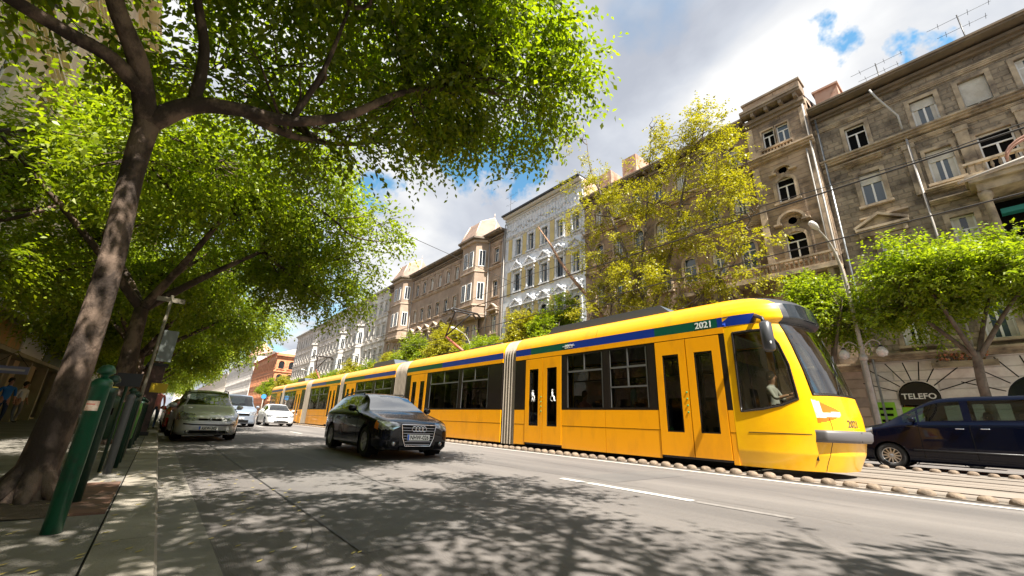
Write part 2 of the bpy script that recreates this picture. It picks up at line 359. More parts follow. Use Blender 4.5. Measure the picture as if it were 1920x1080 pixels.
# ================================================================ buildings
class Fac:
    """facade helper: u along street (world Y), z up, d = projection towards the street"""
    def __init__(s, thing, X=29.5, sgn=-1): s.t = thing; s.X = X; s.s = sgn
    def P(s, u, z, d): return (s.X + s.s*d, u, z)
    def bx(s, m, u0, u1, z0, z1, d0, d1): m.box(s.X+s.s*d0, s.X+s.s*d1, u0, u1, z0, z1)
    def wall(s, m, u0, u1, z0, z1, wins, d=0.0, rec=0.3):
        us = sorted({u0, u1, *[w[0] for w in wins], *[w[1] for w in wins]}); zs = sorted({z0, z1, *[w[2] for w in wins], *[w[3] for w in wins]})
        us = [u for u in us if u0-1e-6 <= u <= u1+1e-6]; zs = [z for z in zs if z0-1e-6 <= z <= z1+1e-6]
        for i in range(len(us)-1):
            j = 0
            while j < len(zs)-1:
                def hole(jj):
                    cu, cz = (us[i]+us[i+1])/2, (zs[jj]+zs[jj+1])/2
                    return any(w[0] < cu < w[1] and w[2] < cz < w[3] for w in wins)
                if hole(j): j += 1; continue
                k = j
                while k < len(zs)-1 and not hole(k): k += 1
                m.quad(s.P(us[i], zs[j], d), s.P(us[i+1], zs[j], d), s.P(us[i+1], zs[k], d), s.P(us[i], zs[k], d)); j = k
        for w in wins:
            a, b, c, e = w[:4]
            m.quad(s.P(a, c, d), s.P(a, e, d), s.P(a, e, d-rec), s.P(a, c, d-rec)); m.quad(s.P(b, c, d), s.P(b, e, d), s.P(b, e, d-rec), s.P(b, c, d-rec))
            m.quad(s.P(a, e, d), s.P(b, e, d), s.P(b, e, d-rec), s.P(a, e, d-rec)); m.quad(s.P(a, c, d), s.P(b, c, d), s.P(b, c, d-rec), s.P(a, c, d-rec))
            if len(w) > 4 and w[4]:   # arched head: fill the two upper corners
                r = (b-a)/2; cu = (a+b)/2; zc = e-r; n = 8
                for sg in (-1, 1):
                    arc = [s.P(cu+sg*r*math.cos(t*math.pi/2/n), zc+r*math.sin(t*math.pi/2/n), d-0.003) for t in range(n+1)]
                    m.poly([s.P(cu+sg*r, e, d-0.003)] + arc)
    def window(s, w, d=0.0, style=0, parts=True, fm=None):
        a, b, c, e = w[:4]; fm = fm or M_white; t = 0.075 if parts else 0.09
        f = MB(); dd = d-0.16
        s.bx(f, a, b, c, c+t, dd-.05, dd); s.bx(f, a, b, e-t, e, dd-.05, dd); s.bx(f, a, a+t, c+t, e-t, dd-.05, dd); s.bx(f, b-t, b, c+t, e-t, dd-.05, dd)
        cu = (a+b)/2; zt = c+(e-c)*0.68
        s.bx(f, cu-.045, cu+.045, c+t, zt, dd-.05, dd+.004); s.bx(f, a+t, b-t, zt, zt+.07, dd-.05, dd+.002)
        fo = s.t.part('window', f, fm)
        g = MB()
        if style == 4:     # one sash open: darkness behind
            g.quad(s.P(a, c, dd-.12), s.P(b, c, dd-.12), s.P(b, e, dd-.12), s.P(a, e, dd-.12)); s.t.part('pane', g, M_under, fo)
        else:
            g.quad(s.P(a, c, dd-.03), s.P(b, c, dd-.03), s.P(b, e, dd-.03), s.P(a, e, dd-.03))
            s.t.part('pane', g, M_wglass2 if style in (1, 2) else M_wglass, fo)
            if parts and random.random() < .6:      # drawn net curtains behind the glass line
                g = MB(); q = (b-a)*random.uniform(.16, .3)
                for u0_, u1_ in ((a+t, a+t+q), (b-t-q, b-t)):
                    g.grid([[s.P(lerp(u0_, u1_, i/8), z, dd-.022+.006*(i % 2)) for i in range(9)] for z in (c+t, e-t)])
                s.t.part('curtain', g, M_blind, fo)
        if style in (2, 3):
            g = MB(); zb = e-(e-c)*(0.33 if style == 2 else 0.9)
            s.bx(g, a+.02, b-.02, zb, e-.02, dd-.02, dd+.03)
            for k in range(int((e-zb)/0.09)): s.bx(g, a+.02, b-.02, zb+k*.09, zb+k*.09+.06, dd+.03, dd+.04)
            s.t.part('blind', g, M_blind, fo)
        return fo
    def surround(s, m, w, d=0.0, t=0.17, p=0.07, sill=True, arch=False):
        a, b, c, e = w[:4]
        if len(w) > 4 and w[4]:
            r = (b-a)/2; cu = (a+b)/2; zc = e-r; n = 14
            s.bx(m, a-t, a, c, zc, d, d+p); s.bx(m, b, b+t, c, zc, d, d+p)
            for k in range(n):
                t0, t1 = math.pi*k/n, math.pi*(k+1)/n
                q = [(cu+r*math.cos(t0), zc+r*math.sin(t0)), (cu+(r+t)*math.cos(t0), zc+(r+t)*math.sin(t0)), (cu+(r+t)*math.cos(t1), zc+(r+t)*math.sin(t1)), (cu+r*math.cos(t1), zc+r*math.sin(t1))]
                m.prism([s.P(u, z, d) for u, z in q], (s.s*p, 0, 0))
            s.bx(m, cu-.1, cu+.1, e-.02, e+t+.12, d+p, d+p+.08)
        else:
            s.bx(m, a-t, a, c, e, d, d+p); s.bx(m, b, b+t, c, e, d, d+p); s.bx(m, a-t, b+t, e, e+t, d, d+p)
        if sill: s.bx(m, a-t-.06, b+t+.06, c-.14, c, d, d+p+.14)
    def pediment(s, m, a, b, z, h=0.55, d=0.0, p=0.42):
        s.bx(m, a, b, z, z+.14, d, d+p); cu = (a+b)/2
        for sg, e0 in ((1, a), (-1, b)):
            m.prism([s.P(e0, z+.142, d), s.P(cu, z+h+.02, d), s.P(cu, z+h+.18, d), s.P(e0-sg*.06, z+.27, d)], (s.s*p, 0, 0))
        m.prism([s.P(a+.1, z+.145, d), s.P(b-.1, z+.145, d), s.P(cu, z+h, d)], (s.s*p*.4, 0, 0))
        for u in (a+.12, b-.3): s.bx(m, u, u+.18, z-.4, z-.002, d, d+p*.6)
    def segped(s, m, a, b, z, h=0.6, d=0.0, p=0.4):
        n = 12; cu = (a+b)/2; r = (b-a)/2
        for k in range(n):
            t0, t1 = math.pi*k/n, math.pi*(k+1)/n; q = []
            for tt, rr in ((t0, 1), (t0, .8), (t1, .8), (t1, 1)): q.append(s.P(cu+r*rr*math.cos(tt), z+h*rr*math.sin(tt), d))
            m.prism(q, (s.s*p, 0, 0))
        s.bx(m, a-.2, a+.25, z-.12, z-.002, d, d+p); s.bx(m, b-.25, b+.2, z-.12, z-.002, d, d+p)
        m.lathe([(0.0, .22), (.16, .2), (.24, .1), (.26, 0.0)], s.P(cu, z+.1, d), 'x' if s.s > 0 else 'x', 10)
    def string(s, m, u0, u1, z, h=0.3, p=0.25, d=0.0):
        s.bx(m, u0, u1, z, z+h*.35, d, d+p*.45); s.bx(m, u0, u1, z+h*.35+.001, z+h*.7, d, d+p*.75); s.bx(m, u0, u1, z+h*.7+.001, z+h, d, d+p)
    def cornice(s, m, u0, u1, z, h=0.9, p=0.8, d=0.0, br=0.9):
        s.bx(m, u0, u1, z, z+h*.2, d, d+p*.2); s.bx(m, u0, u1, z+h*.2+.001, z+h*.42, d, d+p*.4)
        k = u0+br*.3
        while br and k < u1-.2: s.bx(m, k, k+.2, z+h*.424, z+h*.68, d, d+p*.85); k += br
        s.bx(m, u0, u1, z+h*.684, z+h*.84, d, d+p*.92); s.bx(m, u0, u1, z+h*.843, z+h, d, d+p)
    def balustrade(s, m, u0, u1, z, h=0.75, d=0.4, ends=True, step=0.26):
        s.bx(m, u0, u1, z, z+.1, d-.22, d); s.bx(m, u0, u1, z+h-.12, z+h, d-.24, d+.02)
        k = u0+.15
        prof = [(.045, 0), (.05, .06), (.035, .1), (.075, .3*h), (.04, .62*h), (.03, .7*h), (.05, h-.23)]
        while k < u1-.1:
            m.lathe(prof, s.P(k, z+.1, d-.11), 'z', 6); k += step
    def pipe(s, u, z0, z1, d=.14, m_=None, r=.065, name='downpipe'):
        s.t.part(name, MB().tube([s.P(u, z0, d), s.P(u, z1, d)], r, 8), m_ or MATS['zinc'])
mat('zinc', (0.30, 0.32, 0.34), 0.4, 0.6, c2=(0.2, 0.21, 0.22), sc=3)
M_roof = mat('roof_slate', (0.09, 0.07, 0.06), 0.7, c2=(0.15, 0.10, 0.08), sc=1.5)
M_tile = mat('roof_red_tile', (0.30, 0.15, 0.10), 0.7, c2=(0.42, 0.24, 0.17), sc=1.2, brick=(.3, .22, .02))
def back(f, th, u0, u1, z1, depth=14, rh=2.5, wallm=None, sides=True):
    """side walls, rear and a pitched roof so that the house is a solid body"""
    X = f.X; s = f.s; m = MB(); e = X - s*depth
    m.quad((X, u0, 0), (e, u0, 0), (e, u0, z1), (X, u0, z1)); m.quad((X, u1, 0), (e, u1, 0), (e, u1, z1), (X, u1, z1)); m.quad((e, u0, 0), (e, u1, 0), (e, u1, z1), (e, u0, z1))
    th.part('side_wall', m, wallm)
    m = MB(); r = X - s*depth/2
    m.quad((X+s*.3, u0, z1), (X+s*.3, u1, z1), (r, u1, z1+rh), (r, u0, z1+rh)); m.quad((e, u0, z1), (e, u1, z1), (r, u1, z1+rh), (r, u0, z1+rh))
    m.poly([(X, u0, z1), (e, u0, z1), (r, u0, z1+rh)]); m.poly([(X, u1, z1), (e, u1, z1), (r, u1, z1+rh)])
    return th.part('roof', m, M_roof)
def antenna(f, u, z, h, th):
    m = MB(); b = Vector(f.P(u, z, -1.2)); m.tube([b, b+Vector((0, 0, h))], .03, 6)
    for k, l in ((.95, 1.3), (.7, 1.0)):
        m.tube([b+Vector((0, -l, h*k)), b+Vector((0, l, h*k))], .014, 4)
        for q in (-3, -1, 2): m.tube([b+Vector((-.25, l*q/3.2, h*k)), b+Vector((.25, l*q/3.2, h*k))], .01, 4)
    th.part('antenna', m, M_dark)
# ---------------- B1 dark stone house (right edge)
M_b1 = mat('soot_brown_stucco', (0.36, 0.28, 0.19), 0.85, c2=(0.12, 0.09, 0.065), sc=0.8, det=9, lo=0.36, hi=0.68, bump=0.6, bsc=8)
M_b1b = mat('rusticated_brick', (0.37, 0.305, 0.22), 0.85, c2=(0.10, 0.08, 0.06), sc=1.0, det=9, lo=0.36, hi=0.68, bump=0.7, bsc=14, brick=(.62, .3, .03))
M_b1t = mat('soot_trim', (0.47, 0.38, 0.265), 0.8, c2=(0.13, 0.10, 0.075), sc=1.3, det=8, lo=0.4, hi=0.68, bump=0.3, bsc=20)
M_base = mat('white_rusticated_base', (0.78, 0.74, 0.73), 0.75, c2=(0.6, 0.54, 0.52), sc=1.5, det=6, brick=(3.2, .48, .028))
t1 = Thing('apartment_building', 'soot brown stone house at the right edge with columned balcony and white arched shop base', 'building', (29.5, -4, 0)); f = Fac(t1)
U0, U1 = -16, 4.88
A = [(2.4, 3.38, 17.85, 19.5), (-.66, .34, 17.85, 19.5), (-2.6, -1.6, 17.85, 19.5), (-4.6, -3.6, 17.85, 19.5), (-7.5, -6.4, 17.85, 19.5), (-11, -9.9, 17.85, 19.5)]
B = [(2.3, 3.3, 13.95, 16.05), (-.66, .36, 14.1, 16.1), (-2.75, -1.55, 13.9, 16.1), (-5, -4, 13.9, 16.1), (-8, -7, 13.9, 16.1), (-11, -10, 13.9, 16.1)]
Cc = [(2.25, 3.1, 9.6, 11.75), (-.6, .25, 9.6, 12.0)]
D = [(2.2, 3.2, 5.6, 7.9), (-.7, .3, 5.6, 7.9), (-3, -2, 5.6, 7.9), (-6, -5, 5.6, 7.9)]
logg = (-4.3, -1.35, 9.0, 12.3)
m = MB(); f.wall(m, U0, U1, 4.85, 17.3, B+Cc+D+[logg]); t1.part('wall', m, M_b1b)
m = MB(); f.wall(m, U0, U1, 17.3, 20.9, A); t1.part('wall', m, M_b1b)
for i, w in enumerate(A): f.window(w, style=[3, 2, 3, 1, 1, 0][i] if i else 4)
for i, w in enumerate(B): f.window(w, style=[2, 2, 4, 1, 1, 0][i])
for i, w in enumerate(Cc): f.window(w, style=0)
for i, w in enumerate(D): f.window(w, style=[0, 1, 0, 0][i])
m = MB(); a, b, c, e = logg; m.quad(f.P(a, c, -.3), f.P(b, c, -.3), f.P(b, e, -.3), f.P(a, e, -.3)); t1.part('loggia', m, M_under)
m = MB(); f.bx(m, a+.2, b-.1, e-.8, e-.55, -.2, .25); t1.part('awning', m, mat('teal_awning', (0.02, 0.22, 0.2), .6))
m = MB()
for w in A[1:]: f.surround(m, w, t=.2, p=.06, sill=False)
f.surround(m, A[0], t=.2, p=.06, sill=False)
f.surround(m, B[0], t=.22, p=.08); f.string(m, 2.0, 3.75, 16.75, .25, .4)
for w in B[1:]: f.surround(m, w, t=.16, p=.08)
for u in (.9, -1.15, -3.2, -5.5): f.bx(m, u-.23, u+.23, 13.7, 16.9, 0, .16); f.bx(m, u-.28, u+.28, 16.6, 16.9, .16, .2)
for w in Cc: f.surround(m, w, t=.22, p=.1)
f.pediment(m, 1.7, 4.0, 12.35, .75); f.bx(m, 1.8, 3.9, 12.0, 12.34, 0, .2)
for w in D: f.surround(m, w, t=.2, p=.08)
f.bx(m, 1.6, 3.7, 13.1, 13.2, 0, .25); f.string(m, -.95, .75, 13.55, .25, .4); f.string(m, -.95, .75, 12.9, .2, .35)
f.string(m, U0, U1, 17.3, .35, .42); f.string(m, U0, U1, 16.95, .2, .12); f.string(m, U0, U1, 8.35, .3, .3)
f.string(m, U0, U1, 19.95, .25, .15)
f.string(m, U0, U1, 4.87, .35, .5)
t1.part('moulding', m, M_b1t)
m = MB(); f.cornice(m, U0, U1-.02, 20.75, .8, .95, br=0); t1.part('cornice', m, mat('dark_cornice', (0.13, 0.10, 0.07), .8, c2=(.2, .15, .1), sc=1))
# balcony on columns
m = MB(); f.bx(m, -5.2, -.75, 12.95, 13.2, 0, 1.5); f.bx(m, -5.3, -.65, 13.2, 13.32, 0, 1.6); f.balustrade(m, -5.2, -.75, 13.32, .72, 1.5); f.bx(m, -5.2, -.95, 12.5, 12.949, 0, 1.3)
for u in (-1.15, -4.6):
    m.lathe([(.22, 0), (.2, .2), (.17, .4), (.15, 2.6), (.2, 2.75), (.25, 2.85), (.25, 3.1)], f.P(u, 9.4, 1.05), 'z', 14); f.bx(m, u-.35, u+.35, 9.0, 9.4, .7, 1.35)
f.bx(m, -5.1, -.7, 8.65, 8.999, 0, 1.5)
t1.part('balcony', m, M_b1t)
# shop base
sh = [(2.42, 3.98, 0.2, 3.78, True), (-1.9, .3, 0.2, 3.9, True), (-6, -3.6, .2, 3.9, True)]
m = MB(); f.wall(m, U0, U1, 0, 4.86, sh, rec=.5); t1.part('shop_base', m, M_base)
m = MB()
for (a, b, c, e, _) in sh:
    for ang in range(-70, 71, 20):     # fan joints round the arch
        r = (b-a)/2; cu = (a+b)/2; zc = e-r; t = R_(90+ang); dx, dz = math.cos(t), math.sin(t)
        p0 = (cu+dx*(r+.05), zc+dz*(r+.05)); L = min(1.4, (4.75-p0[1])/max(dz, .15)); p1 = (p0[0]+dx*L, p0[1]+dz*L); nx, nz = -dz*.022, dx*.022
        m.prism([f.P(p0[0]-nx, p0[1]-nz, .001), f.P(p1[0]-nx, p1[1]-nz, .001), f.P(p1[0]+nx, p1[1]+nz, .001), f.P(p0[0]+nx, p0[1]+nz, .001)], (-.006, 0, 0))
t1.part('arch_joints', m, M_under)
for (a, b, c, e, _) in sh: t1.part('shop_window', MB().quad(f.P(a, c, -.45), f.P(b, c, -.45), f.P(b, e, -.45), f.P(a, e, -.45)), M_wglass)
m = MB(); a, b, c, e, _ = sh[0]; r = (b-a)/2-.02; cu = (a+b)/2; zc = e-(b-a)/2
m.prism([f.P(cu+r*math.cos(k*math.pi/16), zc-.05+r*math.sin(k*math.pi/16), .02) for k in range(17)] + [f.P(cu-r, 2.6, .02), f.P(cu+r, 2.6, .02)], (-.06, 0, 0))
sg = t1.part('shop_sign', m, mat('sign_black', (.01, .01, .01), .4))
t1.part('lettering', text_mb('TELEFO', .38, lambda x, y, z: (29.4-z, cu-x, zc-.1+y), .012, .008, 1.0), M_white, sg)
m = MB(); f.bx(m, 4.2, 5.0, .9, 2.75, .02, .08); f.bx(m, 3.2, 4.1, .5, 2.5, -.1, -.05); gp = t1.part('poster', m, mat('lime_poster', (.28, .6, .04), .5))
m = MB()
for k in range(5): f.bx(m, 4.3+.04*(k % 2), 4.85, 1.15+k*.3, 1.28+k*.3, .08, .085)
t1.part('poster_print', m, M_under, gp)
m = MB(); f.bx(m, .2, 2.4, 4.35, 4.6, .1, .6); bx_ = t1.part('flower_ledge', m, M_b1t)
m = MB()
for k in range(60):
    p = Vector(f.P(random.uniform(.3, 2.3), random.uniform(4.65, 5.05), random.uniform(.2, .6))); m.lathe([(0, -.07), (.08, 0), (0, .07)], p, 'z', 5)
t1.part('flowers', m, mat('red_flowers', (.45, .12, .07), .6, c2=(.1, .2, .05), sc=9), bx_)
f.pipe(4.62, 0, 20.9, .3, MATS['zinc'], .055)
t1.part('downpipe', MB().tube([f.P(1.7, 20.9, .9), f.P(1.5, 20.3, .7), f.P(.95, 19.0, .22), f.P(.9, 18.9, .2), f.P(.9, 17.9, .2)], .055, 8), mat('pale_pipe', (.45, .44, .42), .5))
f.pipe(.86, 4.8, 17.2, .24, mat('grey_pipe', (.30, .28, .26), .5), .055)
back(f, t1, U0, U1, 21.5, wallm=M_b1); antenna(f, 1.2, 21.5, 2.6, t1); antenna(f, -2.6, 21.5, 3.2, t1)
m = MB(); f.bx(m, 3.3, 4.6, 21.2, 24.0, -5, -1.2); f.bx(m, 3.2, 4.7, 24.0, 24.15, -5.1, -1.1); t1.part('chimney', m, mat('chimney_plaster', (.5, .33, .25), .8, c2=(.33, .15, .09), sc=1.2))
# ---------------- B2 house with the tall corner bay
M_b2 = mat('aged_brown_stucco', (0.42, 0.29, 0.19), 0.85, c2=(0.13, 0.09, 0.065), sc=0.7, det=9, lo=0.36, hi=0.66, bump=0.5, bsc=9)
M_b2r = mat('aged_brown_banded', (0.46, 0.345, 0.245), 0.85, c2=(0.12, 0.088, 0.066), sc=0.8, det=9, lo=0.38, hi=0.68, bump=0.4, bsc=9, brick=(7.9, .34, .025))
M_b2t = mat('aged_trim', (0.52, 0.40, 0.28), 0.8, c2=(0.15, 0.115, 0.085), sc=1.1, det=8, lo=0.4, hi=0.68, bump=0.3, bsc=20)
t2 = Thing('apartment_building', 'peeling brown house with raised corner bay and arched windows, behind the tall street tree', 'building', (29.5, 14, 0)); f = Fac(t2)
U0, U1 = 4.9, 24.75; UB = 8.75
bA = [(6.1, 6.85, 20.15, 21.7), (7.0, 7.75, 20.15, 21.7)]; bB = [(6.4, 7.45, 15.7, 17.5, True)]; bC = [(6.35, 7.5, 11.45, 13.45, True)]; bD = [(6.3, 7.5, 6.4, 8.8)]
m = MB(); f.wall(m, U0, UB, 4.6, 23.0, bA+bB+bC+bD, d=.4); m.quad(f.P(UB, 4.6, 0), f.P(UB, 23.0, 0), f.P(UB, 23.0, .4), f.P(UB, 4.6, .4)); m.quad(f.P(U0, 4.6, -1), f.P(U0, 23.0, -1), f.P(U0, 23.0, .4), f.P(U0, 4.6, .4))
f.bx(m, U0+.1, UB-.1, 23.6, 24.5, -.6, .5); t2.part('wall', m, M_b2r)
cols = [9.95, 12.0, 14.25, 16.4, 18.6, 20.8, 23.0]
wA = [(c-.42, c+.42, 20.0, 21.8, True) for c in cols]; wB = [(c-.48, c+.48, 15.9, 17.9, True) for c in cols]; wC = [(c-.5, c+.5, 11.6, 13.9, True) for c in cols]; wD = [(c-.5, c+.5, 6.8, 9.0) for c in cols]
m = MB(); f.wall(m, UB, U1, 4.6, 22.6, wA+wB+wC+wD); t2.part('wall', m, M_b2)
for i, w in enumerate(bA): f.window(w, .4, [1, 4][i])
for w in bB: f.window(w, .4, 4)
for w in bC: f.window(w, .4, 4)
for w in bD: f.window(w, .4, 0)
for R in (wA, wB, wC, wD):
    for w in R: f.window(w, 0, random.choice([0, 1, 1, 2]))
m = MB()
for w in bA: f.surround(m, w, .4, .1, .06, False)
for w in bB+bC+bD: f.surround(m, w, .4, .2, .1)
f.segped(m, 6.1, 7.75, 14.15, .75, .4, .35); f.segped(m, 6.3, 7.55, 18.0, .4, .4, .25)
for R in (wA, wB, wC, wD):
    for w in R: f.surround(m, w, 0, .16, .08)
for u in (5.15, 8.5):
    f.bx(m, u-.2, u+.2, 11.2, 18.9, .4, .5); f.bx(m, u-.2, u+.2, 19.9, 22.3, .4, .5)
f.string(m, UB, U1, 19.0, .4, .5); f.string(m, U0-.05, UB+.05, 19.2, .4, .5, .4); f.balustrade(m, 6.0, 7.9, 19.6, .55, .62, step=.2); f.bx(m, U0, 6.0, 19.6, 20.15, .4, .55); f.bx(m, 7.9, UB, 19.6, 20.15, .4, .55)
f.string(m, UB, U1, 14.9, .3, .25); f.string(m, U0, UB, 10.0, .3, .3, .4); f.string(m, U0, U1, 4.4, .4, .6, 0)
t2.part('moulding', m, M_b2t)
m = MB(); f.bx(m, U0, 15.2, 10.35, 10.6, 0, 1.3)
for k in range(8): f.bx(m, 5.3+k*1.35, 5.55+k*1.35, 9.75, 10.349, 0, 1.1)
f.balustrade(m, U0, 15.2, 10.6, .78, 1.25); t2.part('balcony', m, M_b2t)
m = MB(); f.cornice(m, UB, U1, 22.4, .95, .9); f.cornice(m, U0, UB, 22.4, 1.2, .8, .4); f.bx(m, U0+.02, UB-.02, 24.5, 24.65, -.65, .6); t2.part('cornice', m, mat('dark_cornice2', (0.16, 0.12, 0.085), .8, c2=(.26, .2, .14), sc=1))
m = MB(); f.wall(m, U0, U1, 0, 4.4, [(6.1, 7.9, .2, 2.9)] + [(c-.75, c+.75, .2, 3.2) for c in cols], rec=.4); t2.part('shop_base', m, mat('pink_base', (.52, .40, .35), .8, c2=(.36, .28, .24), sc=1.2, brick=(2.5, .5, .03)))
m = MB(); m.quad(f.P(U0+.1, 0, -.35), f.P(U1-.1, 0, -.35), f.P(U1-.1, 3.3, -.35), f.P(U0+.1, 3.3, -.35)); t2.part('shop_window', m, M_wglass)
f.pipe(5.05, 0, 22.3, .62, MATS['grey_pipe'], .06)
f.pipe(5.35, 8, 18.9, .6, MATS['grey_pipe'], .05)
back(f, t2, U0, U1, 23.2, wallm=mat('pink_plaster', (.62, .42, .32), .85, c2=(.42, .3, .22), sc=.8, det=7))
m = MB(); f.bx(m, 19.0, 20.6, 23.2, 26.8, -3.5, -1.0); f.bx(m, 22, 23.4, 23.2, 26.4, -3.5, -1.0); t2.part('chimney', m, MATS['chimney_plaster'])
# ---------------- B3 white and yellow ornate house
M_b3 = mat('white_stucco', (0.72, 0.75, 0.79), 0.8, c2=(0.55, 0.58, 0.63), sc=1.4, det=6)
M_b3y = mat('yellow_panel', (0.62, 0.50, 0.22), 0.8, c2=(0.52, 0.42, 0.2), sc=1.0)
M_b3o = mat('white_ornament', (0.76, 0.77, 0.79), 0.8, c2=(0.42, 0.44, 0.48), sc=4.5, det=6, lo=.42, hi=.62, bump=1.0, bsc=7)
t3 = Thing('apartment_building', 'white house with yellow strips and dense stucco ornament under a dark eave', 'building', (29.5, 31, 0)); f = Fac(t3)
U0, U1 = 24.8, 37.95; cols = [36.4-1.05, 33.05, 30.7, 28.3, 25.95]
rws = [(20.45, 22.65, False), (15.8, 18.1, False), (11.0, 13.35, True), (6.5, 9.0, False)]
al = [[(c-.5, c+.5, a, b, ar) for c in cols] for a, b, ar in rws]
m = MB(); f.wall(m, U0, U1, 4.8, 26.0, sum(al, [])); t3.part('wall', m, M_b3)
for R in al:
    for w in R: f.window(w, 0, 0, fm=mat('dark_window_frame', (.06, .08, .1), .5))
for c in [37.0-.1, 34.2, 31.9, 29.5, 27.1]:
    for a, b in ((20.25, 23.0), (15.5, 18.6), (10.55, 14.2), (5.5, 9.2)): m = MB(); f.bx(m, c-.33, c+.33, a, b, 0, .07); t3.part('pilaster', m, M_b3y)
m = MB()
for R in al:
    for w in R: f.surround(m, w, 0, .2, .1)
for c in cols:
    f.pediment(m, c-.95, c+.95, 18.55, .9, 0, .4); f.pediment(m, c-.9, c+.9, 13.9, .8, 0, .38); f.pediment(m, c-.8, c+.8, 9.3, .5, 0, .3)
    for z in (19.55, 14.8, 10.2):
        for k in range(9):
            a = random.uniform(-.95, .95); m.lathe([(0, .34), (.12, .3), (.2, .14), (.22, .05)], f.P(c+a, z-.2+random.uniform(-.3, .45)-abs(a)*.5, 0), 'x', 7) if False else m.lathe([(.22, 0), (.2, -.14), (.1, -.3), (0, -.33)], f.P(c+a, z-.2+random.uniform(-.3, .45)-abs(a)*.5, 0), 'x', 7)
for k in range(26):
    c = U0+.25+k*.5; m.lathe([(.2, 0), (.17, -.1), (.06, -.18), (0, -.19)], f.P(c, 24.3+.25*math.sin(k*1.6), .02), 'x', 8); f.bx(m, c-.05, c+.05, 23.5, 25.4, 0, .06)
f.string(m, U0, U1, 23.1, .35, .25); f.string(m, U0, U1, 25.4, .25, .2); f.string(m, U0, U1, 20.0, .2, .15); f.string(m, U0, U1, 10.3-.1, .2, .2)
t3.part('ornament', m, M_b3o)
m = MB(); f.cornice(m, U0, U1, 25.7, .6, .7, br=0); t3.part('cornice', m, mat('white_cornice', (.62, .6, .56), .7))
m = MB(); f.bx(m, U0, U1, 26.31, 26.5, -.2, .95); t3.part('gutter_board', m, M_dark)
m = MB(); f.wall(m, U0, U1, 0, 4.8, [(c-.8, c+.8, .2, 3.6) for c in cols]); t3.part('shop_base', m, M_b3)
m = MB(); m.quad(f.P(U0+.1, 0, -.3), f.P(U1-.1, 0, -.3), f.P(U1-.1, 4, -.3), f.P(U0+.1, 4, -.3)); t3.part('shop_window', m, M_wglass)
back(f, t3, U0, U1, 26.3, wallm=MATS['pink_plaster']); f.pipe(37.8, 2, 25.4, .3, MATS['grey_pipe'])
# ---------------- B4 brown house with two turret bays
M_b4 = mat('warm_grey_stucco', (0.42, 0.315, 0.235), 0.85, c2=(0.25, 0.185, 0.14), sc=0.5, det=8, lo=.36, hi=.66, bump=.3, bsc=10)
M_b4t = mat('warm_trim', (0.50, 0.39, 0.30), 0.8, c2=(0.34, 0.26, 0.2), sc=1.2)
t4 = Thing('apartment_building', 'brown grey house with two polygonal bays under pointed mansard turrets', 'building', (29.5, 55, 0)); f = Fac(t4)
U0, U1 = 38.0, 73.4
cols = [39.7, 49.4, 51.9, 54.4, 56.9, 59.4, 61.9, 71.3]
rws = [(20.75, 22.9), (16.1, 18.3), (11.4, 13.7), (6.5, 9)]
al = [[(c-.5, c+.5, a, b) for c in cols] for a, b in rws]
m = MB(); f.wall(m, U0, U1, 4.8, 24.4, sum(al, [])); t4.part('wall', m, M_b4)
for R in al:
    for w in R: f.window(w, 0, random.choice([0, 1, 1]))
m = MB()
for i, R in enumerate(al):
    for w in R: f.surround(m, w, 0, .18, .08); 
for w in al[0]: f.string(m, w[0]-.35, w[1]+.35, w[3]+.25, .18, .22)
for w in al[2]: f.pediment(m, w[0]-.5, w[1]+.5, 14.2, .8, 0, .6)
f.string(m, U0, U1, 20.0, .3, .3); f.string(m, U0, U1, 23.5, .25, .15); f.string(m, U0, U1, 10.2, .3, .3)
t4.part('moulding', m, M_b4t)
m = MB(); f.cornice(m, U0, U1, 24.0, 1.0, 1.0, br=0); t4.part('cornice', m, mat('dark_eave', (.14, .11, .085), .8, c2=(.22, .17, .12), sc=.8))
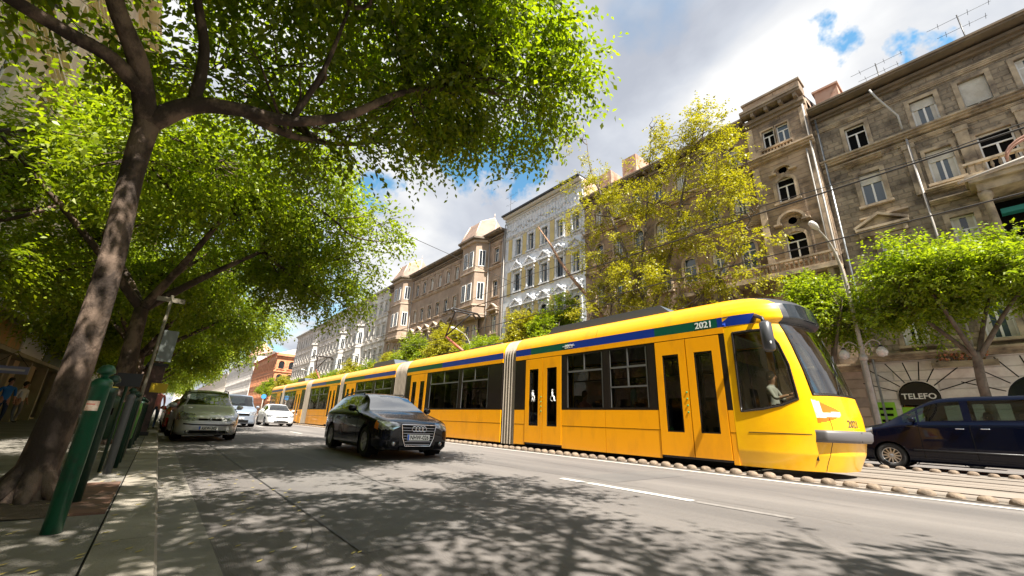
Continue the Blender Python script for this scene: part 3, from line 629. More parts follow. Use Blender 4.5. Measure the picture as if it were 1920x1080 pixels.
def polybay(t, f, ua, ub, z0, z1, d, wm, tm, rows, fr=None, roof=True):
    q = .95; pl = [(ua, 0), (ua+q, d), (ub-q, d), (ub, 0)]
    m = MB(); k = MB()
    for (a, da), (b, db) in zip(pl, pl[1:]): m.quad(f.P(a, z0, da), f.P(b, z0, db), f.P(b, z1, db), f.P(a, z1, da))
    m.poly([f.P(u, z0, dd) for u, dd in pl]); t.part('bay', m, wm)
    def ring(z, h, p):
        k.prism([f.P(u+(0 if i in (1, 2) else (-p if i == 0 else p)), z, dd+(p if i in (1, 2) else 0)) for i, (u, dd) in enumerate(pl)], (0, 0, h))
    for z, h, p in [(z0-.298, .3, .12), (z0+.001, .18, .2), (z1-.298, .35, .35)] + [(a-.9, .2, .15) for a, b in rows]: k = MB(); ring(z, h, p); t.part('bay_moulding', k, tm)
    for (za, zb) in rows:
        for i, ((a, da), (b, db)) in enumerate(zip(pl, pl[1:])):
            L = math.hypot(b-a, db-da); n = 1
            for s_ in ([.5] if i != 1 else [.3, .7] if ub-ua > 4.5 else [.5]):
                w = .36; cu, cd = lerp(a, b, s_), lerp(da, db, s_); tu, td = (b-a)/L, (db-da)/L; nu, ndv = -td, tu
                if ndv < 0: nu, ndv = -nu, -ndv
                def Q(s2, z, o): return f.P(cu+tu*s2+nu*o, z, cd+td*s2+ndv*o)
                fm = MB(); fm.prism([Q(-w-.1, za-.1, .0), Q(w+.1, za-.1, .0), Q(w+.1, zb+.1, .0), Q(-w-.1, zb+.1, .0)], Vector(Q(0, 0, .06))-Vector(Q(0, 0, 0)))
                wo_ = t.part('window', fm, fr or M_white)
                g = MB()
                for s3, s4 in ((-w, -.03), (.03, w)): g.quad(Q(s3, za, .066), Q(s4, za, .066), Q(s4, zb, .066), Q(s3, zb, .066))
                t.part('pane', g, M_wglass2 if i == 2 else M_wglass, wo_)
    return pl
for ua, ub in ((41.5, 46.7), (63.8, 69.4)):
    pl = polybay(t4, f, ua, ub, 14.0, 24.4, 1.5, M_b4, M_b4t, [(20.75, 22.9), (16.1, 18.3)])
    m = MB(); ap = f.P((ua+ub)/2-.4, 29.6, -2.2)
    base = [f.P(ua-.3, 24.75, -.3), f.P(ua+.8, 24.75, 1.95), f.P(ub-.8, 24.75, 1.95), f.P(ub+.3, 24.75, -.3)]
    mid = [f.P(ua+.3, 27.6, -1.2), f.P(ua+1.3, 27.6, .8), f.P(ub-1.3, 27.6, .8), f.P(ub-.3, 27.6, -1.2)]
    for i in range(3): m.quad(base[i], base[i+1], mid[i+1], mid[i]); m.poly([mid[i], mid[i+1], ap])
    m.poly([base[0], mid[0], ap, f.P(ua-.3, 24.75, -4)]); m.poly([base[3], mid[3], ap, f.P(ub+.3, 24.75, -4)])
    t4.part('turret_roof', m, mat('turret_roof', (.30, .20, .15), .7, c2=(.20, .14, .11), sc=1.3))
    m = MB(); m.tube([ap, (ap[0], ap[1], ap[2]+.7)], .05, 6)
    for a_, b_ in zip(mid, base): m.tube([a_, b_], .09, 6); m.tube([a_, ap], .09, 6)
    t4.part('ridge', m, mat('ridge', (.6, .45, .36), .5))
    m = MB(); m.prism([f.P(ua-.5, 24.5, 0), f.P(ua+.6, 24.5, 2.2), f.P(ub-.6, 24.5, 2.2), f.P(ub+.5, 24.5, 0)], (0, 0, .25)); t4.part('turret_eave', m, MATS['dark_eave'])
    m = MB(); f.wall(m, ua+.9, ub-.9, 4.8, 13.7, [((ua+ub)/2-1.2, (ua+ub)/2-.3, 10.6, 13.0), ((ua+ub)/2+.3, (ua+ub)/2+1.2, 10.6, 13.0)], d=.5); f.bx(m, ua-.1, ub+.1, 9.7, 10.0, 0, 1.2); t4.part('bay_base', m, M_b4)
    for o_ in (-1.2, .3): f.window(((ua+ub)/2+o_, (ua+ub)/2+o_+.9, 10.6, 13.0), .5, 0)
m = MB(); f.wall(m, U0, U1, 0, 4.8, [(U0+1+k*3, U0+3.2+k*3, .2, 3.6) for k in range(11)]); t4.part('shop_base', m, M_b4)
m = MB(); m.quad(f.P(U0+.1, 0, -.3), f.P(U1-.1, 0, -.3), f.P(U1-.1, 4, -.3), f.P(U0+.1, 4, -.3)); t4.part('shop_window', m, M_wglass)
for u in (38.25, 41.2, 47.0, 63.4): f.pipe(u, 3, 24.0, .2, MATS['grey_pipe'])
back(f, t4, U0, U1, 25.0, wallm=M_b4, rh=2.0); antenna(f, 38.8, 26, 5.0, t4)
# ---------------- farther houses on the right side
def plain_house(label, U0, U1, H, wm, tm, pitch, rows, bays=(), X=29.5, base=4.6, eave=.8, arch=False, rh=3.0, roofm=None, fr=None, sgn=-1, styles=(0, 1), depth=14):
    t = Thing('apartment_building', label, 'building', (X, (U0+U1)/2, 0)); f = Fac(t, X, sgn)
    n = int((U1-U0-1.2)/pitch); st = (U1-U0)/n; cols = [U0+st*(k+.5) for k in range(n)]
    al = [(c-.48, c+.48, a, b, arch and i == 0) for i, (a, b) in enumerate(rows) for c in cols if not any(p-1.6 < c < p+1.6 for p in bays)]
    m = MB(); f.wall(m, U0, U1, base, H-.5, al); t.part('wall', m, wm)
    for w in al: f.window(w, 0, random.choice(styles), False, fm=fr)
    m = MB()
    for w in al:
        f.surround(m, w, 0, .15, .08)
        f.string(m, w[0]-.3, w[1]+.3, w[3]+.35, .16, .3)
    for a, b in rows[:3]: f.string(m, U0, U1, a-.9, .25, .25)
    f.string(m, U0, U1, base-.2, .35, .4); t.part('moulding', m, tm)
    m = MB(); f.cornice(m, U0, U1, H-.7, .7, eave, br=1.2); t.part('cornice', m, tm)
    m = MB(); f.wall(m, U0, U1, 0, base, [(c-.8, c+.8, .2, base-1) for c in cols]); t.part('shop_base', m, wm)
    m = MB(); m.quad(f.P(U0+.1, 0, -.3), f.P(U1-.1, 0, -.3), f.P(U1-.1, base-.5, -.3), f.P(U0+.1, base-.5, -.3)); t.part('shop_window', m, M_wglass)
    for p in bays:
        polybay(t, f, p-1.6, p+1.6, base+2.2, rows[0][0]-.8, 1.0, mat('bay_white', (.50, .47, .44), .8), tm, [r for r in rows[1:3]], fr=M_white)
        m = MB(); f.balustrade(m, p-1.5, p+1.5, rows[0][0]-.55, .8, .9); t.part('balcony', m, tm)
    r = back(f, t, U0, U1, H, depth, rh, wm)
    if roofm: r.data.materials[0] = roofm
    return t, f
M_b5 = mat('pale_grey_stucco', (0.70, 0.67, 0.62), 0.85, c2=(0.40, 0.37, 0.335), sc=.5, det=8); M_b5t = mat('pale_trim', (0.62, 0.585, 0.54), 0.8, c2=(.46, .43, .4), sc=1)
M_b6 = mat('pale_pink_stucco', (0.68, 0.63, 0.59), 0.85, c2=(0.40, 0.35, 0.32), sc=.5, det=8)
R5 = [(20.3, 22.4), (15.6, 17.9), (11, 13.3), (6.5, 8.8)]
plain_house('pale grey house with two white bays, beyond the brown turreted house', 73.5, 107.3, 25.2, M_b5, M_b5t, 2.4, R5, (86.5, 97.5), arch=True)
plain_house('pale pinkish house with one white bay, last before the crossing', 107.4, 144.5, 24.6, M_b6, M_b5t, 2.4, R5, (120.5,), arch=True)
M_or = mat('orange_brick', (0.54, 0.26, 0.13), 0.8, c2=(0.42, 0.18, 0.08), sc=.4, det=7); M_ort = mat('orange_trim', (.62, .27, .13), .8, c2=(.4, .15, .09), sc=.8)
t7, f7 = plain_house('orange red corner palace with pale roof beyond the crossing', 172, 222, 22.5, M_or, M_ort, 3.2, [(17, 19.4), (12, 14.6), (7, 9.6)], arch=True, rh=6.5, roofm=mat('pale_zinc_roof', (.72, .70, .68), .6), fr=M_ort, depth=34)
# its front to the crossing (facing the viewer)
m = MB(); k = MB(); g = MB()
for i in range(9):
    x = 31.2+i*3.4
    for a, b in ((16.8, 19.6), (11.8, 14.8), (6.8, 9.8)):
        pts = [(x+.9*math.cos(q*math.pi/8), b-.9+.9*math.sin(q*math.pi/8)) for q in range(9)] + [(x-.9, a), (x+.9, a)]
        g = MB(); g.poly([(px, 171.85, pz) for px, pz in pts]); t7.part('window', g, M_wglass)
        for q in range(8):
            t0, t1_ = q*math.pi/8, (q+1)*math.pi/8
            k.prism([(x+rr*math.cos(tt), 171.8, b-.9+rr*math.sin(tt)) for rr, tt in ((.95, t0), (1.25, t0), (1.25, t1_), (.95, t1_))], (0, -.2, 0))
        k.box(x-1.3, x-.95, 171.6, 171.9, a, b-.9); k.box(x+.95, x+1.3, 171.6, 171.9, a, b-.9); k.box(x-1.35, x+1.35, 171.5, 171.9, a-.3, a-.01)
for z, p in ((5.2, .5), (10.6, .4), (15.6, .4), (21.4, .9), (20.6, .3)): k.box(29, 63, 171.9-p, 171.95, z, z+.5)
t7.part('crossing_front', MB().box(29.6, 63.4, 171.9, 172.2, 0, 22.4), M_or); t7.part('arch_moulding', k, M_ort)
m = MB(); m.box(45, 56, 176, 184, 26, 28.6); t7.part('roof_lantern', m, MATS['roof_slate'])
plain_house('long white house left of the orange palace down the street', 224, 322, 26.5, mat('far_white', (.66, .62, .58), .85, c2=(.52, .48, .45), sc=.3), M_b5t, 4.2, [(21, 23), (16, 18.4), (11, 13.5)], roofm=M_roof)
plain_house('distant cream house with pale upper floors, farther down the right side', 324, 430, 25, mat('far_cream', (.66, .57, .46), .85, c2=(.52, .45, .37), sc=.3), M_b5t, 5.5, [(19.5, 22), (13, 16)], roofm=M_tile)
plain_house('farthest house of the right row, pinkish in the distance', 432, 600, 24, mat('far_pink', (.60, .46, .40), .85), M_b5t, 8, [(19, 21.5), (13, 16)], roofm=M_tile)
t = Thing('dome_tower', 'pink brown domed tower rising behind the long white house', 'tower', (38, 268, 0))
t.part('wall', MB().lathe([(6.5, 0), (6.5, 28), (7, 28.2), (7, 29)], (38, 268, 0), 'z', 12, False), M_b6)
t.part('dome', MB().lathe([(6.6, 29), (6.3, 31.5), (5.2, 34.5), (3.4, 36.5), (1.4, 37.6), (1.2, 39), (0, 39.5)], (38, 268, 0), 'z', 16), mat('dome_copper', (.46, .26, .2), .6))
plain_house('far house closing the view down the street', 612, 640, 22, MATS['far_cream'], M_b5t, 6, [(16, 18), (10, 12)], X=10, depth=22)
# ---------------- left side houses
M_l = mat('cream_stucco', (0.62, 0.52, 0.36), 0.85, c2=(0.48, 0.40, 0.28), sc=.6, det=7)
RL = [(17.3, 19.3), (12.9, 15.1), (8.6, 11), (5.2, 7.4)]
tl, fl = plain_house('cream house over the shops on the near left pavement', 9, 42, 21.5, M_l, mat('cream_trim', (.66, .58, .43), .8), 2.8, RL, X=-5.6, sgn=1, base=4.3)
plain_house('grey yellow house behind the left row of trees', 42.1, 84, 21, mat('l2', (.48, .42, .32), .85, c2=(.36, .31, .24), sc=.5), MATS['cream_trim'], 3.2, RL[:3], X=-5.6, sgn=1, base=4.3)
plain_house('distant house at the far left end behind the trees', 84.1, 240, 22, mat('l3', (.5, .45, .38), .85), MATS['cream_trim'], 6, RL[:3], X=-5.6, sgn=1)
plain_house('cream house beside the viewer on the left', -24, 8.9, 20, M_l, MATS['cream_trim'], 3.2, RL, X=-5.6, sgn=1, base=4.3)
# shop front fascia, pictures, canopy
def Lb(m, u0, u1, z0, z1, d0, d1): m.box(-5.6+d0, -5.6+d1, u0, u1, z0, z1)
m = MB(); Lb(m, 18, 41.5, 2.85, 3.0, 0, .62); Lb(m, 18, 41.5, 4.05, 4.2, 0, .7); Lb(m, 18, 41.5, 2.999, 4.051, 0, .4)
for u in (18, 22, 26.2, 30.2, 34, 38, 41.3): Lb(m, u, u+.25, .12, 2.851, 0, .4)
fa = tl.part('shop_fascia', m, mat('green_cream_fascia', (.36, .33, .2), .6, c2=(.27, .25, .15), sc=2))
m = MB(); Lb(m, 19, 26.8, 3.1, 3.95, .4, .44); tl.part('picture_panel', m, mat('food_picture', (.62, .28, .08), .4, c2=(.25, .3, .08), sc=2.2, det=3), fa)
m = MB(); Lb(m, 27.2, 31.6, 3.05, 4.0, .4, .45); pp = tl.part('white_panel', m, M_white, fa)
m = MB(); Lb(m, 31.9, 41, 3.1, 3.95, .4, .43); tl.part('green_panel', m, mat('dark_green_panel', (.07, .1, .03), .5, c2=(.12, .15, .05), sc=3), fa)
m = MB(); Lb(m, 18.3, 41.2, .3, 2.8, -.25, -.2); tl.part('shop_window', m, M_wglass)
m = MB()
for k in range(18): Lb(m, 18.6+k*1.25, 19.0+k*1.25, .4, 2.0, -.18, -.12)
tl.part('shop_display', m, mat('display', (.75, .75, .6), .6, c2=(.15, .2, .1), sc=1.4, det=3))
cp = Thing('entrance_canopy', 'dark metal lattice canopy over the shop entrance on the left', 'canopy', (-5.1, 33, 4.3))
m = MB(); m.prism([(-5.3, 28, 4.35), (-5.3, 36, 4.35), (-3.6, 36, 4.75), (-3.6, 28, 4.75)], (0, 0, .1)); m.box(-3.7, -3.6, 28, 36, 4.4, 4.749); cp.part('roof', m, M_dark)
m = MB()
for k in range(9): m.tube([(-3.62, 28+k, 4.86), (-3.62, 29+k, 5.3) if k < 8 else (-3.62, 36, 5.3)], .04, 5); m.tube([(-3.62, 28+k, 5.3), (-3.62, 28+k, 4.86)], .03, 5)
m.tube([(-3.62, 28, 5.3), (-3.62, 36, 5.3)], .05, 6); cp.part('lattice', m, mat('blue_grey_metal', (.2, .26, .34), .4, .5))
hs = Thing('hanging_sign', 'pale blue banner sign hanging across the shop door on the left', 'sign', (-4.7, 24.4, 2.3))
m = MB(); m.box(-5.2, -4.2, 24.35, 24.4, 2.02, 2.3); hs.part('board', m, mat('lavender_sign', (.32, .36, .6), .5))
m = MB(); m.box(-5.1, -4.3, 24.34, 24.345, 2.12, 2.2); hs.part('print', m, M_white)
m = MB(); m.tube([(-5.15, 24.38, 2.3), (-4.7, 24.38, 2.85), (-4.25, 24.38, 2.3)], .012, 5); hs.part('bracket', m, M_dark)
# ================================================================ people
def skin_body(name, joints, bones, colour_of, parent=None, sub=2, loc=(0, 0, 0)):
    """one continuous skinned figure; joints {name:(pos,radius)}, colour_of(centre)->material index from mats"""
    me = bpy.data.meshes.new(name); bm = bmesh.new(); vs = {}
    names = list(joints)
    for k in names: vs[k] = bm.verts.new(joints[k][0])
    for a, b in bones: bm.edges.new((vs[a], vs[b]))
    bm.verts.index_update(); bm.to_mesh(me); bm.free()
    o = bpy.data.objects.new(name, me); COL.objects.link(o)
    sk = o.modifiers.new('skin', 'SKIN'); sk.use_smooth_shade = True
    if not me.skin_vertices: 
        me.attributes
    lay = me.skin_vertices[0].data if me.skin_vertices else None
    if lay is not None:
        for i, k in enumerate(names):
            r = joints[k][1]; lay[i].radius = r if hasattr(r, '__len__') else (r, r); lay[i].use_root = (i == 0)
    ss = o.modifiers.new('sub', 'SUBSURF'); ss.levels = sub; ss.render_levels = sub
    bpy.context.view_layer.update(); dg = bpy.context.evaluated_depsgraph_get()
    nm = bpy.data.meshes.new_from_object(o.evaluated_get(dg)); bpy.data.objects.remove(o); nm.name = name
    mats, fn = colour_of
    nm.materials.clear()
    for m_ in mats: nm.materials.append(m_)
    for p in nm.polygons: p.material_index = fn(p.center); p.use_smooth = True
    o = bpy.data.objects.new(name, nm); COL.objects.link(o); o.location = loc
    if parent: o.parent = parent
    return o
def person(label, at, rz, shirt, legs, pose='stand', hair=None, group=None, s=1.0, skirt=False):
    hair = hair or M_hair
    J = {}
    if pose == 'stand':
        J = dict(pelvis=((0, 0, .95), (.15, .11)), belly=((0, .0, 1.1), (.135, .10)), chest=((0, .0, 1.32), (.165, .11)), neck0=((0, .01, 1.46), (.075, .07)), neck=((0, .0, 1.52), .052), head0=((0, -.015, 1.6), (.07, .085)), head=((0, -.01, 1.69), (.072, .088)), top=((0, .0, 1.74), (.045, .055)))
        for n, sx in (('l', 1), ('r', -1)):
            J.update({'sh'+n: ((sx*.18, .0, 1.42), .058), 'el'+n: ((sx*.25, .03, 1.15), .043), 'wr'+n: ((sx*.25, -.08, .92), .03), 'hip'+n: ((sx*.09, 0, .88), .09), 'kn'+n: ((sx*.1, -.04*sx, .5), .062), 'an'+n: ((sx*.1, .06*sx, .09), .042), 'toe'+n: ((sx*.11, -.13+.06*sx, .035), .035)})
    else:  # seated, feet forward (-y)
        J = dict(pelvis=((0, 0, .5), (.16, .12)), belly=((0, .0, .65), (.14, .11)), chest=((0, .02, .88), (.17, .12)), neck0=((0, .02, 1.02), (.075, .07)), neck=((0, .0, 1.08), .052), head0=((0, -.02, 1.15), (.07, .085)), head=((0, -.015, 1.24), (.072, .088)), top=((0, .0, 1.3), (.045, .055)))
        for n, sx in (('l', 1), ('r', -1)):
            J.update({'sh'+n: ((sx*.18, .01, .98), .058), 'el'+n: ((sx*.25, -.12, .74), .043), 'wr'+n: ((sx*.17, -.37, .82), .03), 'hip'+n: ((sx*.09, -.05, .48), .09), 'kn'+n: ((sx*.12, -.46, .5), .062), 'an'+n: ((sx*.12, -.5, .1), .042), 'toe'+n: ((sx*.12, -.68, .04), .035)})
    B = [('pelvis', 'belly'), ('belly', 'chest'), ('chest', 'neck0'), ('neck0', 'neck'), ('neck', 'head0'), ('head0', 'head'), ('head', 'top')]
    for n in 'lr': B += [('chest', 'sh'+n), ('sh'+n, 'el'+n), ('el'+n, 'wr'+n), ('pelvis', 'hip'+n), ('hip'+n, 'kn'+n), ('kn'+n, 'an'+n), ('an'+n, 'toe'+n)]
    zn = J['neck'][0][2]; zp = J['pelvis'][0][2]; wz = [J['wrl'][0], J['elr'][0]]
    el = [Vector(J['ell'][0]), Vector(J['elr'][0])]; wr = [Vector(J['wrl'][0]), Vector(J['wrr'][0])]
    def fn(c):
        c = Vector(c)
        if c.z > zn-.02: return 0
        if min((c-w).length for w in wr) < .2: return 0
        if c.z < .075: return 3
        if pose != 'stand' and c.y < -.12 and c.z < .62 : return 2
        return 1 if c.z > zp-.02 else 2
    t = Thing('person', label, 'person', (0, 0, 0), group, local=True)
    body = skin_body('body', J, B, ([M_skin, shirt, legs, M_dark], fn), t.o)
    # hands
    for n, sx in (('l', 1), ('r', -1)):
        w = Vector(J['wr'+n][0]); d = (w-Vector(J['el'+n][0])).normalized(); side = Vector((1, 0, 0)); nrm = d.cross(side).normalized()
        m = MB(); m.tube([w-d*.01, w+d*.05, w+d*.085], [.022, .034, .03], 8)
        for i in range(4):
            b = w+d*.08+side*(i-1.5)*.017; L = (.06, .072, .068, .052)[i]; m.tube([b, b+d*L*.5, b+d*L*.85+nrm*.018, b+d*L+nrm*.035], [.009, .0085, .008, .006], 6)
        b = w+d*.03-side*sx*.025; m.tube([b, b+d*.03-side*sx*.025, b+d*.055-side*sx*.028], [.011, .01, .007], 6)
        t.part('hand', m, M_skin)
    hc = Vector(J['head'][0])
    m = MB(); prof = [(0.0, .125), (.05, .118), (.082, .09), (.098, .045), (.1, 0), (.095, -.05), (.07, -.09)]
    m.lathe([(r*.93, h) for r, h in prof], hc+Vector((0, .018, .005)), 'z', 14); t.part('hair', m, hair)
    m = MB()
    f0 = hc+Vector((0, -.088, -.02)); m.tube([f0+Vector((0, 0.005, .035)), f0+Vector((0, -.02, -.005)), f0+Vector((0, .0, -.02))], [.008, .014, .008], 6); t.part('nose', m, M_skin)
    m = MB()
    for sx in (-1, 1): m.lathe([(0, -.009), (.009, 0), (0, .009)], hc+Vector((sx*.031, -.085, .005)), 'y', 8)
    m.box(hc.x-.022, hc.x+.022, hc.y-.089, hc.y-.08, hc.z-.066, hc.z-.06); t.part('face_features', m, M_dark)
    m = MB()
    for sx in (-1, 1): m.lathe([(0, -.012), (.024, 0), (0, .012)], hc+Vector((sx*.083, .01, -.01)), 'x', 8)
    t.part('ears', m, M_skin)
    if skirt:
        t.part('skirt', MB().lathe([(.17, .62), (.16, .85), (.15, 1.0)], (0, 0, 0), 'z', 16), legs)
    t.o.location = at; t.o.rotation_euler = (0, 0, rz); t.o.scale = (s, s, s)
    return t
M_teal = mat('teal_cloth', (.08, .38, .42), .8); M_wht = mat('white_cloth', (.68, .68, .7), .8); M_jean = mat('denim', (.03, .05, .1), .85); M_bluec = mat('bright_blue_cloth', (.02, .16, .5), .8); M_pink = mat('pink_cloth', (.55, .2, .2), .8); M_grey = mat('grey_cloth', (.2, .2, .21), .85)
# ================================================================ tram
M_yel = mat('tram_yellow', (0.93, 0.385, 0.002), 0.34, c2=(0.74, 0.30, 0.008), sc=2.2, det=9, lo=.50, hi=.74, coat=.35, stretch=(1, 1.0, .35))
M_yel_lit = mat('tram_yellow_sunlit', (0.93, 0.50, 0.002), 0.3, c2=(0.84, 0.41, 0.004), sc=1.6, det=8, coat=.45)  # same paint as the tram sides, yellower tone stands for sun on the nose
M_blk = mat('tram_black', (0.018, 0.014, 0.012), 0.22, spec=.6)
M_tgl = glass('tram_glass', (0.26, 0.26, 0.25), .06)
M_tgl2 = glass('tram_windscreen', (0.6, 0.62, 0.55), .18)
M_char = mat('charcoal_housing', (0.05, 0.052, 0.06), 0.35)
M_bumper = mat('grey_bumper', (0.10, 0.095, 0.10), 0.5)
M_blue = mat('stripe_blue', (0.004, 0.03, 0.27), 0.35, coat=.3); M_green = mat('stripe_green', (0.0, 0.085, 0.05), 0.35, coat=.3)
M_bel = mat('bellows_fabric', (0.34, 0.29, 0.23), 0.8, c2=(0.24, 0.2, 0.16), sc=2.5, stretch=(1, 1, .25))
M_int = mat('tram_interior', (0.16, 0.15, 0.14), 0.7); M_frame = mat('window_frame_grey', (0.22, 0.22, 0.22), 0.35, .6); M_seat = mat('seat_cloth', (.03, .06, .12), .8)
XN, XF, XC = 9.5, 11.9, 10.7
tram = Thing('tram', 'long yellow articulated tram with blue and green roof stripe and number 2021', 'tram', (10.7, 2.0, .17))
ROOF = [(0, 3.455), (.012, 3.52), (.05, 3.63), (.12, 3.75), (.22, 3.85), (.38, 3.93), (.6, 3.985), (.9, 4.01), (1.2, 4.02)]
def bothx(fn):
    for sgn in (1, -1): fn(lambda d: (XN+d if sgn > 0 else XF-d), sgn)
def tbox(m, X, d0, d1, y0, y1, z0, z1): m.box(X(d0), X(d1), y0, y1, z0, z1)
def section(y0, y1, doors, wins, stripes, detail=True):
    bd = MB()
    def side(X, sgn):
        dr = doors if sgn > 0 else []
        cur = y0
        segs = []
        for a, b in sorted(dr)+[(y1, y1)]:
            if a > cur: segs.append((cur, a))
            cur = b
        for a, b in segs:
            lo = MB()
            # skirt panels with gaps as seams
            n = max(1, round((b-a)/1.35)); st = (b-a)/n
            for k in range(n):
                tbox(lo, X, .004, .05, a+k*st+.006, a+(k+1)*st-.006, .30, .93); tbox(lo, X, 0, .05, a+k*st+.006, a+(k+1)*st-.006, .942, 1.395)
            tbox(bd, X, .03, .06, a, b, .3, 1.4); tram.part('body_panel', lo, M_yel)
        ww = wins if sgn > 0 else wins+doors
        cur = y0
        for a, b in sorted(ww+dr)+[(y1, y1)]:
            if a > cur+.01: tbox(bd, X, .0, .05, cur, a, 1.4, 3.08)
            cur = b
        for a, b in ww:
            tbox(bd, X, .0, .05, a, b, 1.4, 1.46); tbox(bd, X, 0, .05, a, b, 3.02, 3.08)
            fr = MB(); tbox(fr, X, .008, .03, a+.03, a+.06, 1.46, 3.02); tbox(fr, X, .008, .03, b-.05, b-.03, 1.46, 3.02); tbox(fr, X, .006, .03, a+.06, b-.05, 2.5, 2.55)
            tbox(fr, X, .007, .03, (a+b)/2-.02, (a+b)/2+.02, 2.55, 3.02)
            if sgn > 0 and y0 < 5 and a < 7: tbox(fr, X, .006, .03, a+.06, b-.05, 1.98, 2.02); tbox(fr, X, .007, .03, (a+b)/2-.02, (a+b)/2+.02, 2.021, 2.5)
            g = MB(); x = X(.02); g.quad((x, a, 1.46), (x, b, 1.46), (x, b, 3.02), (x, a, 3.02)); tram.part('pane', g, M_tgl, tram.part('window', fr, M_frame))
        for a, b in dr:
            mid = (a+b)/2
            tbox(bd, X, .035, .07, a-.0, b+.0, .33, .38); tbox(bd, X, .0, .05, a, b, 3.07, 3.085)
            for u0, u1 in ((a+.012, mid-.012), (mid+.012, b-.012)):
                d = MB(); q = (u1-u0)*.23; tbox(d, X, -.006, .04, u0, u0+q, .38, 3.065); tbox(d, X, -.006, .04, u1-q, u1, .38, 3.065); tbox(d, X, -.006, .04, u0+q, u1-q, .38, .9); tbox(d, X, -.006, .04, u0+q, u1-q, 2.72, 3.065)
                do = tram.part('door', d, M_yel)
                r = MB(); tbox(r, X, -.002, .03, u0+q, u0+q+.03, .9, 2.72); tbox(r, X, -.002, .03, u1-q-.03, u1-q, .9, 2.72); tbox(r, X, -.002, .03, u0+q+.03, u1-q-.03, .9, .93); tbox(r, X, -.002, .03, u0+q+.03, u1-q-.03, 2.69, 2.72); tram.part('door_seal', r, M_blk, do)
                g = MB(); x = X(.015); g.quad((x, u0+q, .9), (x, u1-q, .9), (x, u1-q, 2.72), (x, u0+q, 2.72)); tram.part('door_glass', g, M_tgl, do)
            b_ = MB()
            for z in (1.35, 1.5, 1.65, 1.8): b_.lathe([(.02, 0), (.02, -.012), (0, -.012)], (X(-.006), mid+(.03 if sgn > 0 else 0)+.03, z), 'x', 8)
            tram.part('door_button', b_, mat('button_green', (.02, .3, .08), .4))
            tram.part('door_gap', MB().box(X(.03), X(.06), mid-.03, mid+.03, .38, 3.06), M_under)
        # cantrail + stripe
        c = MB(); tbox(c, X, -.004, .05, y0, y1, 3.085, 3.225); tbox(c, X, 0.003, .05, y0, y1, 3.226, 3.455); tram.part('cantrail', c, M_yel)
        for (a, b, mm) in stripes:
            s_ = MB(); tbox(s_, X, -.003, .02, a, b, 3.228, 3.45); tram.part('stripe', s_, mm)
    bothx(side)
    tram.part('window_band', bd, M_blk)
    ys_ = [y0, y1]; prof = [(XN+d, z) for d, z in ROOF] + [(XF-d, z) for d, z in ROOF[::-1][1:]]
    r = MB()
    nseg = max(1, round((y1-y0)/3.5)); st = (y1-y0)/nseg
    for k in range(nseg): r.grid([[(x, y, z) for x, z in prof] for y in (y0+k*st+(.008 if k else 0), y0+(k+1)*st)])
    for y in (y0, y1): r.poly([(x, y, z) for x, z in prof])
    tram.part('roof', r, M_yel)
    i = MB(); i.box(XN+.07, XF-.07, y0, y1, .42, .46); i.box(XN+.07, XF-.07, y0, y1, 3.1, 3.14); tram.part('interior', i, M_int)
    u = MB(); u.box(XN+.18, XF-.18, y0, y1, .24, .40); 
    for yy in (y0+1.2, (y0+y1)/2, y1-1.2): u.box(XN+.3, XF-.3, yy-.5, yy+.5, .19, .3)
    tram.part('underframe', u, M_under)
    s_ = MB()
    for a, b in wins:
        for k in range(int((b-a)/.85)):
            for xx in (XN+.3, XF-.72): s_.box(xx, xx+.42, a+.2+k*.85, a+.6+k*.85, .85, .93); s_.box(xx, xx+.42, a+.6+k*.85, a+.66+k*.85, .93, 1.62)
    if wins: tram.part('seats', s_, M_seat)
    p_ = MB()
    for a, b in doors: p_.tube([(XN+.45, a-.08, .45), (XN+.45, a-.08, 3.1)], .018, 6); p_.tube([(XN+.45, b+.08, .45), (XN+.45, b+.08, 3.1)], .018, 6)
    if doors: tram.part('handrail', p_, mat('rail_yellow', (.8, .5, .02), .4))
def wheels(y):
    m = MB()
    for X in (9.98, 11.42):
        for dy in (-.9, .9): m.lathe([(.05, -.06), (.29, -.06), (.3, .0), (.33, .03), (.33, .06), (.05, .06)], (X, y+dy, .5), 'x', 20)
    tram.part('bogie', m, M_under)
def bellows(y0, y1):
    m = MB(); n = max(8, int((y1-y0)/.075)); n += n % 2; rows = []
    for k in range(n+1):
        y = y0+(y1-y0)*k/n; o = .015 if k % 2 else .075
        p = [(XN+o, .27)] + [(XN+o, z) for z in (1.2, 2.4, 3.4)] + [(XN+d+o, z-o*.6) for d, z in ROOF[1:]] + [(XF-d-o, z-o*.6) for d, z in ROOF[::-1][1:-1]] + [(XF-o, z) for z in (3.4, 2.4, 1.2)] + [(XF-o, .27)]
        rows.append([(x, y, z) for x, z in p])
    m.grid(rows, False); tram.part('bellows', m, M_bel)
B_, G_ = M_blue, M_green
section(3.98, 11.3, [(4.1, 5.75), (9.05, 10.75)], [(5.98, 7.22), (7.42, 8.84)], [(3.98, 4.1, B_), (4.1, 5.72, G_), (5.72, 8.75, B_), (8.75, 10.5, G_), (10.5, 11.3, B_)])
section(12.05, 20.0, [(17.85, 19.5)], [(12.9, 14.8), (15.0, 17.5)], [(12.05, 16.5, B_), (16.5, 20.0, G_)])
section(21.5, 29.7, [(27.4, 29.2)], [(21.8, 24.2), (24.5, 27.2)], [(21.5, 26, B_), (26, 29.7, G_)])
section(30.6, 38.0, [(31.2, 32.9)], [(33.2, 35.4), (35.6, 37.7)], [(30.6, 34, G_), (34, 38, B_)])
section(39.8, 47.7, [(41.0, 42.9)], [(43.2, 45.3), (45.5, 47.4)], [(39.8, 44, G_), (44, 47.7, B_)])
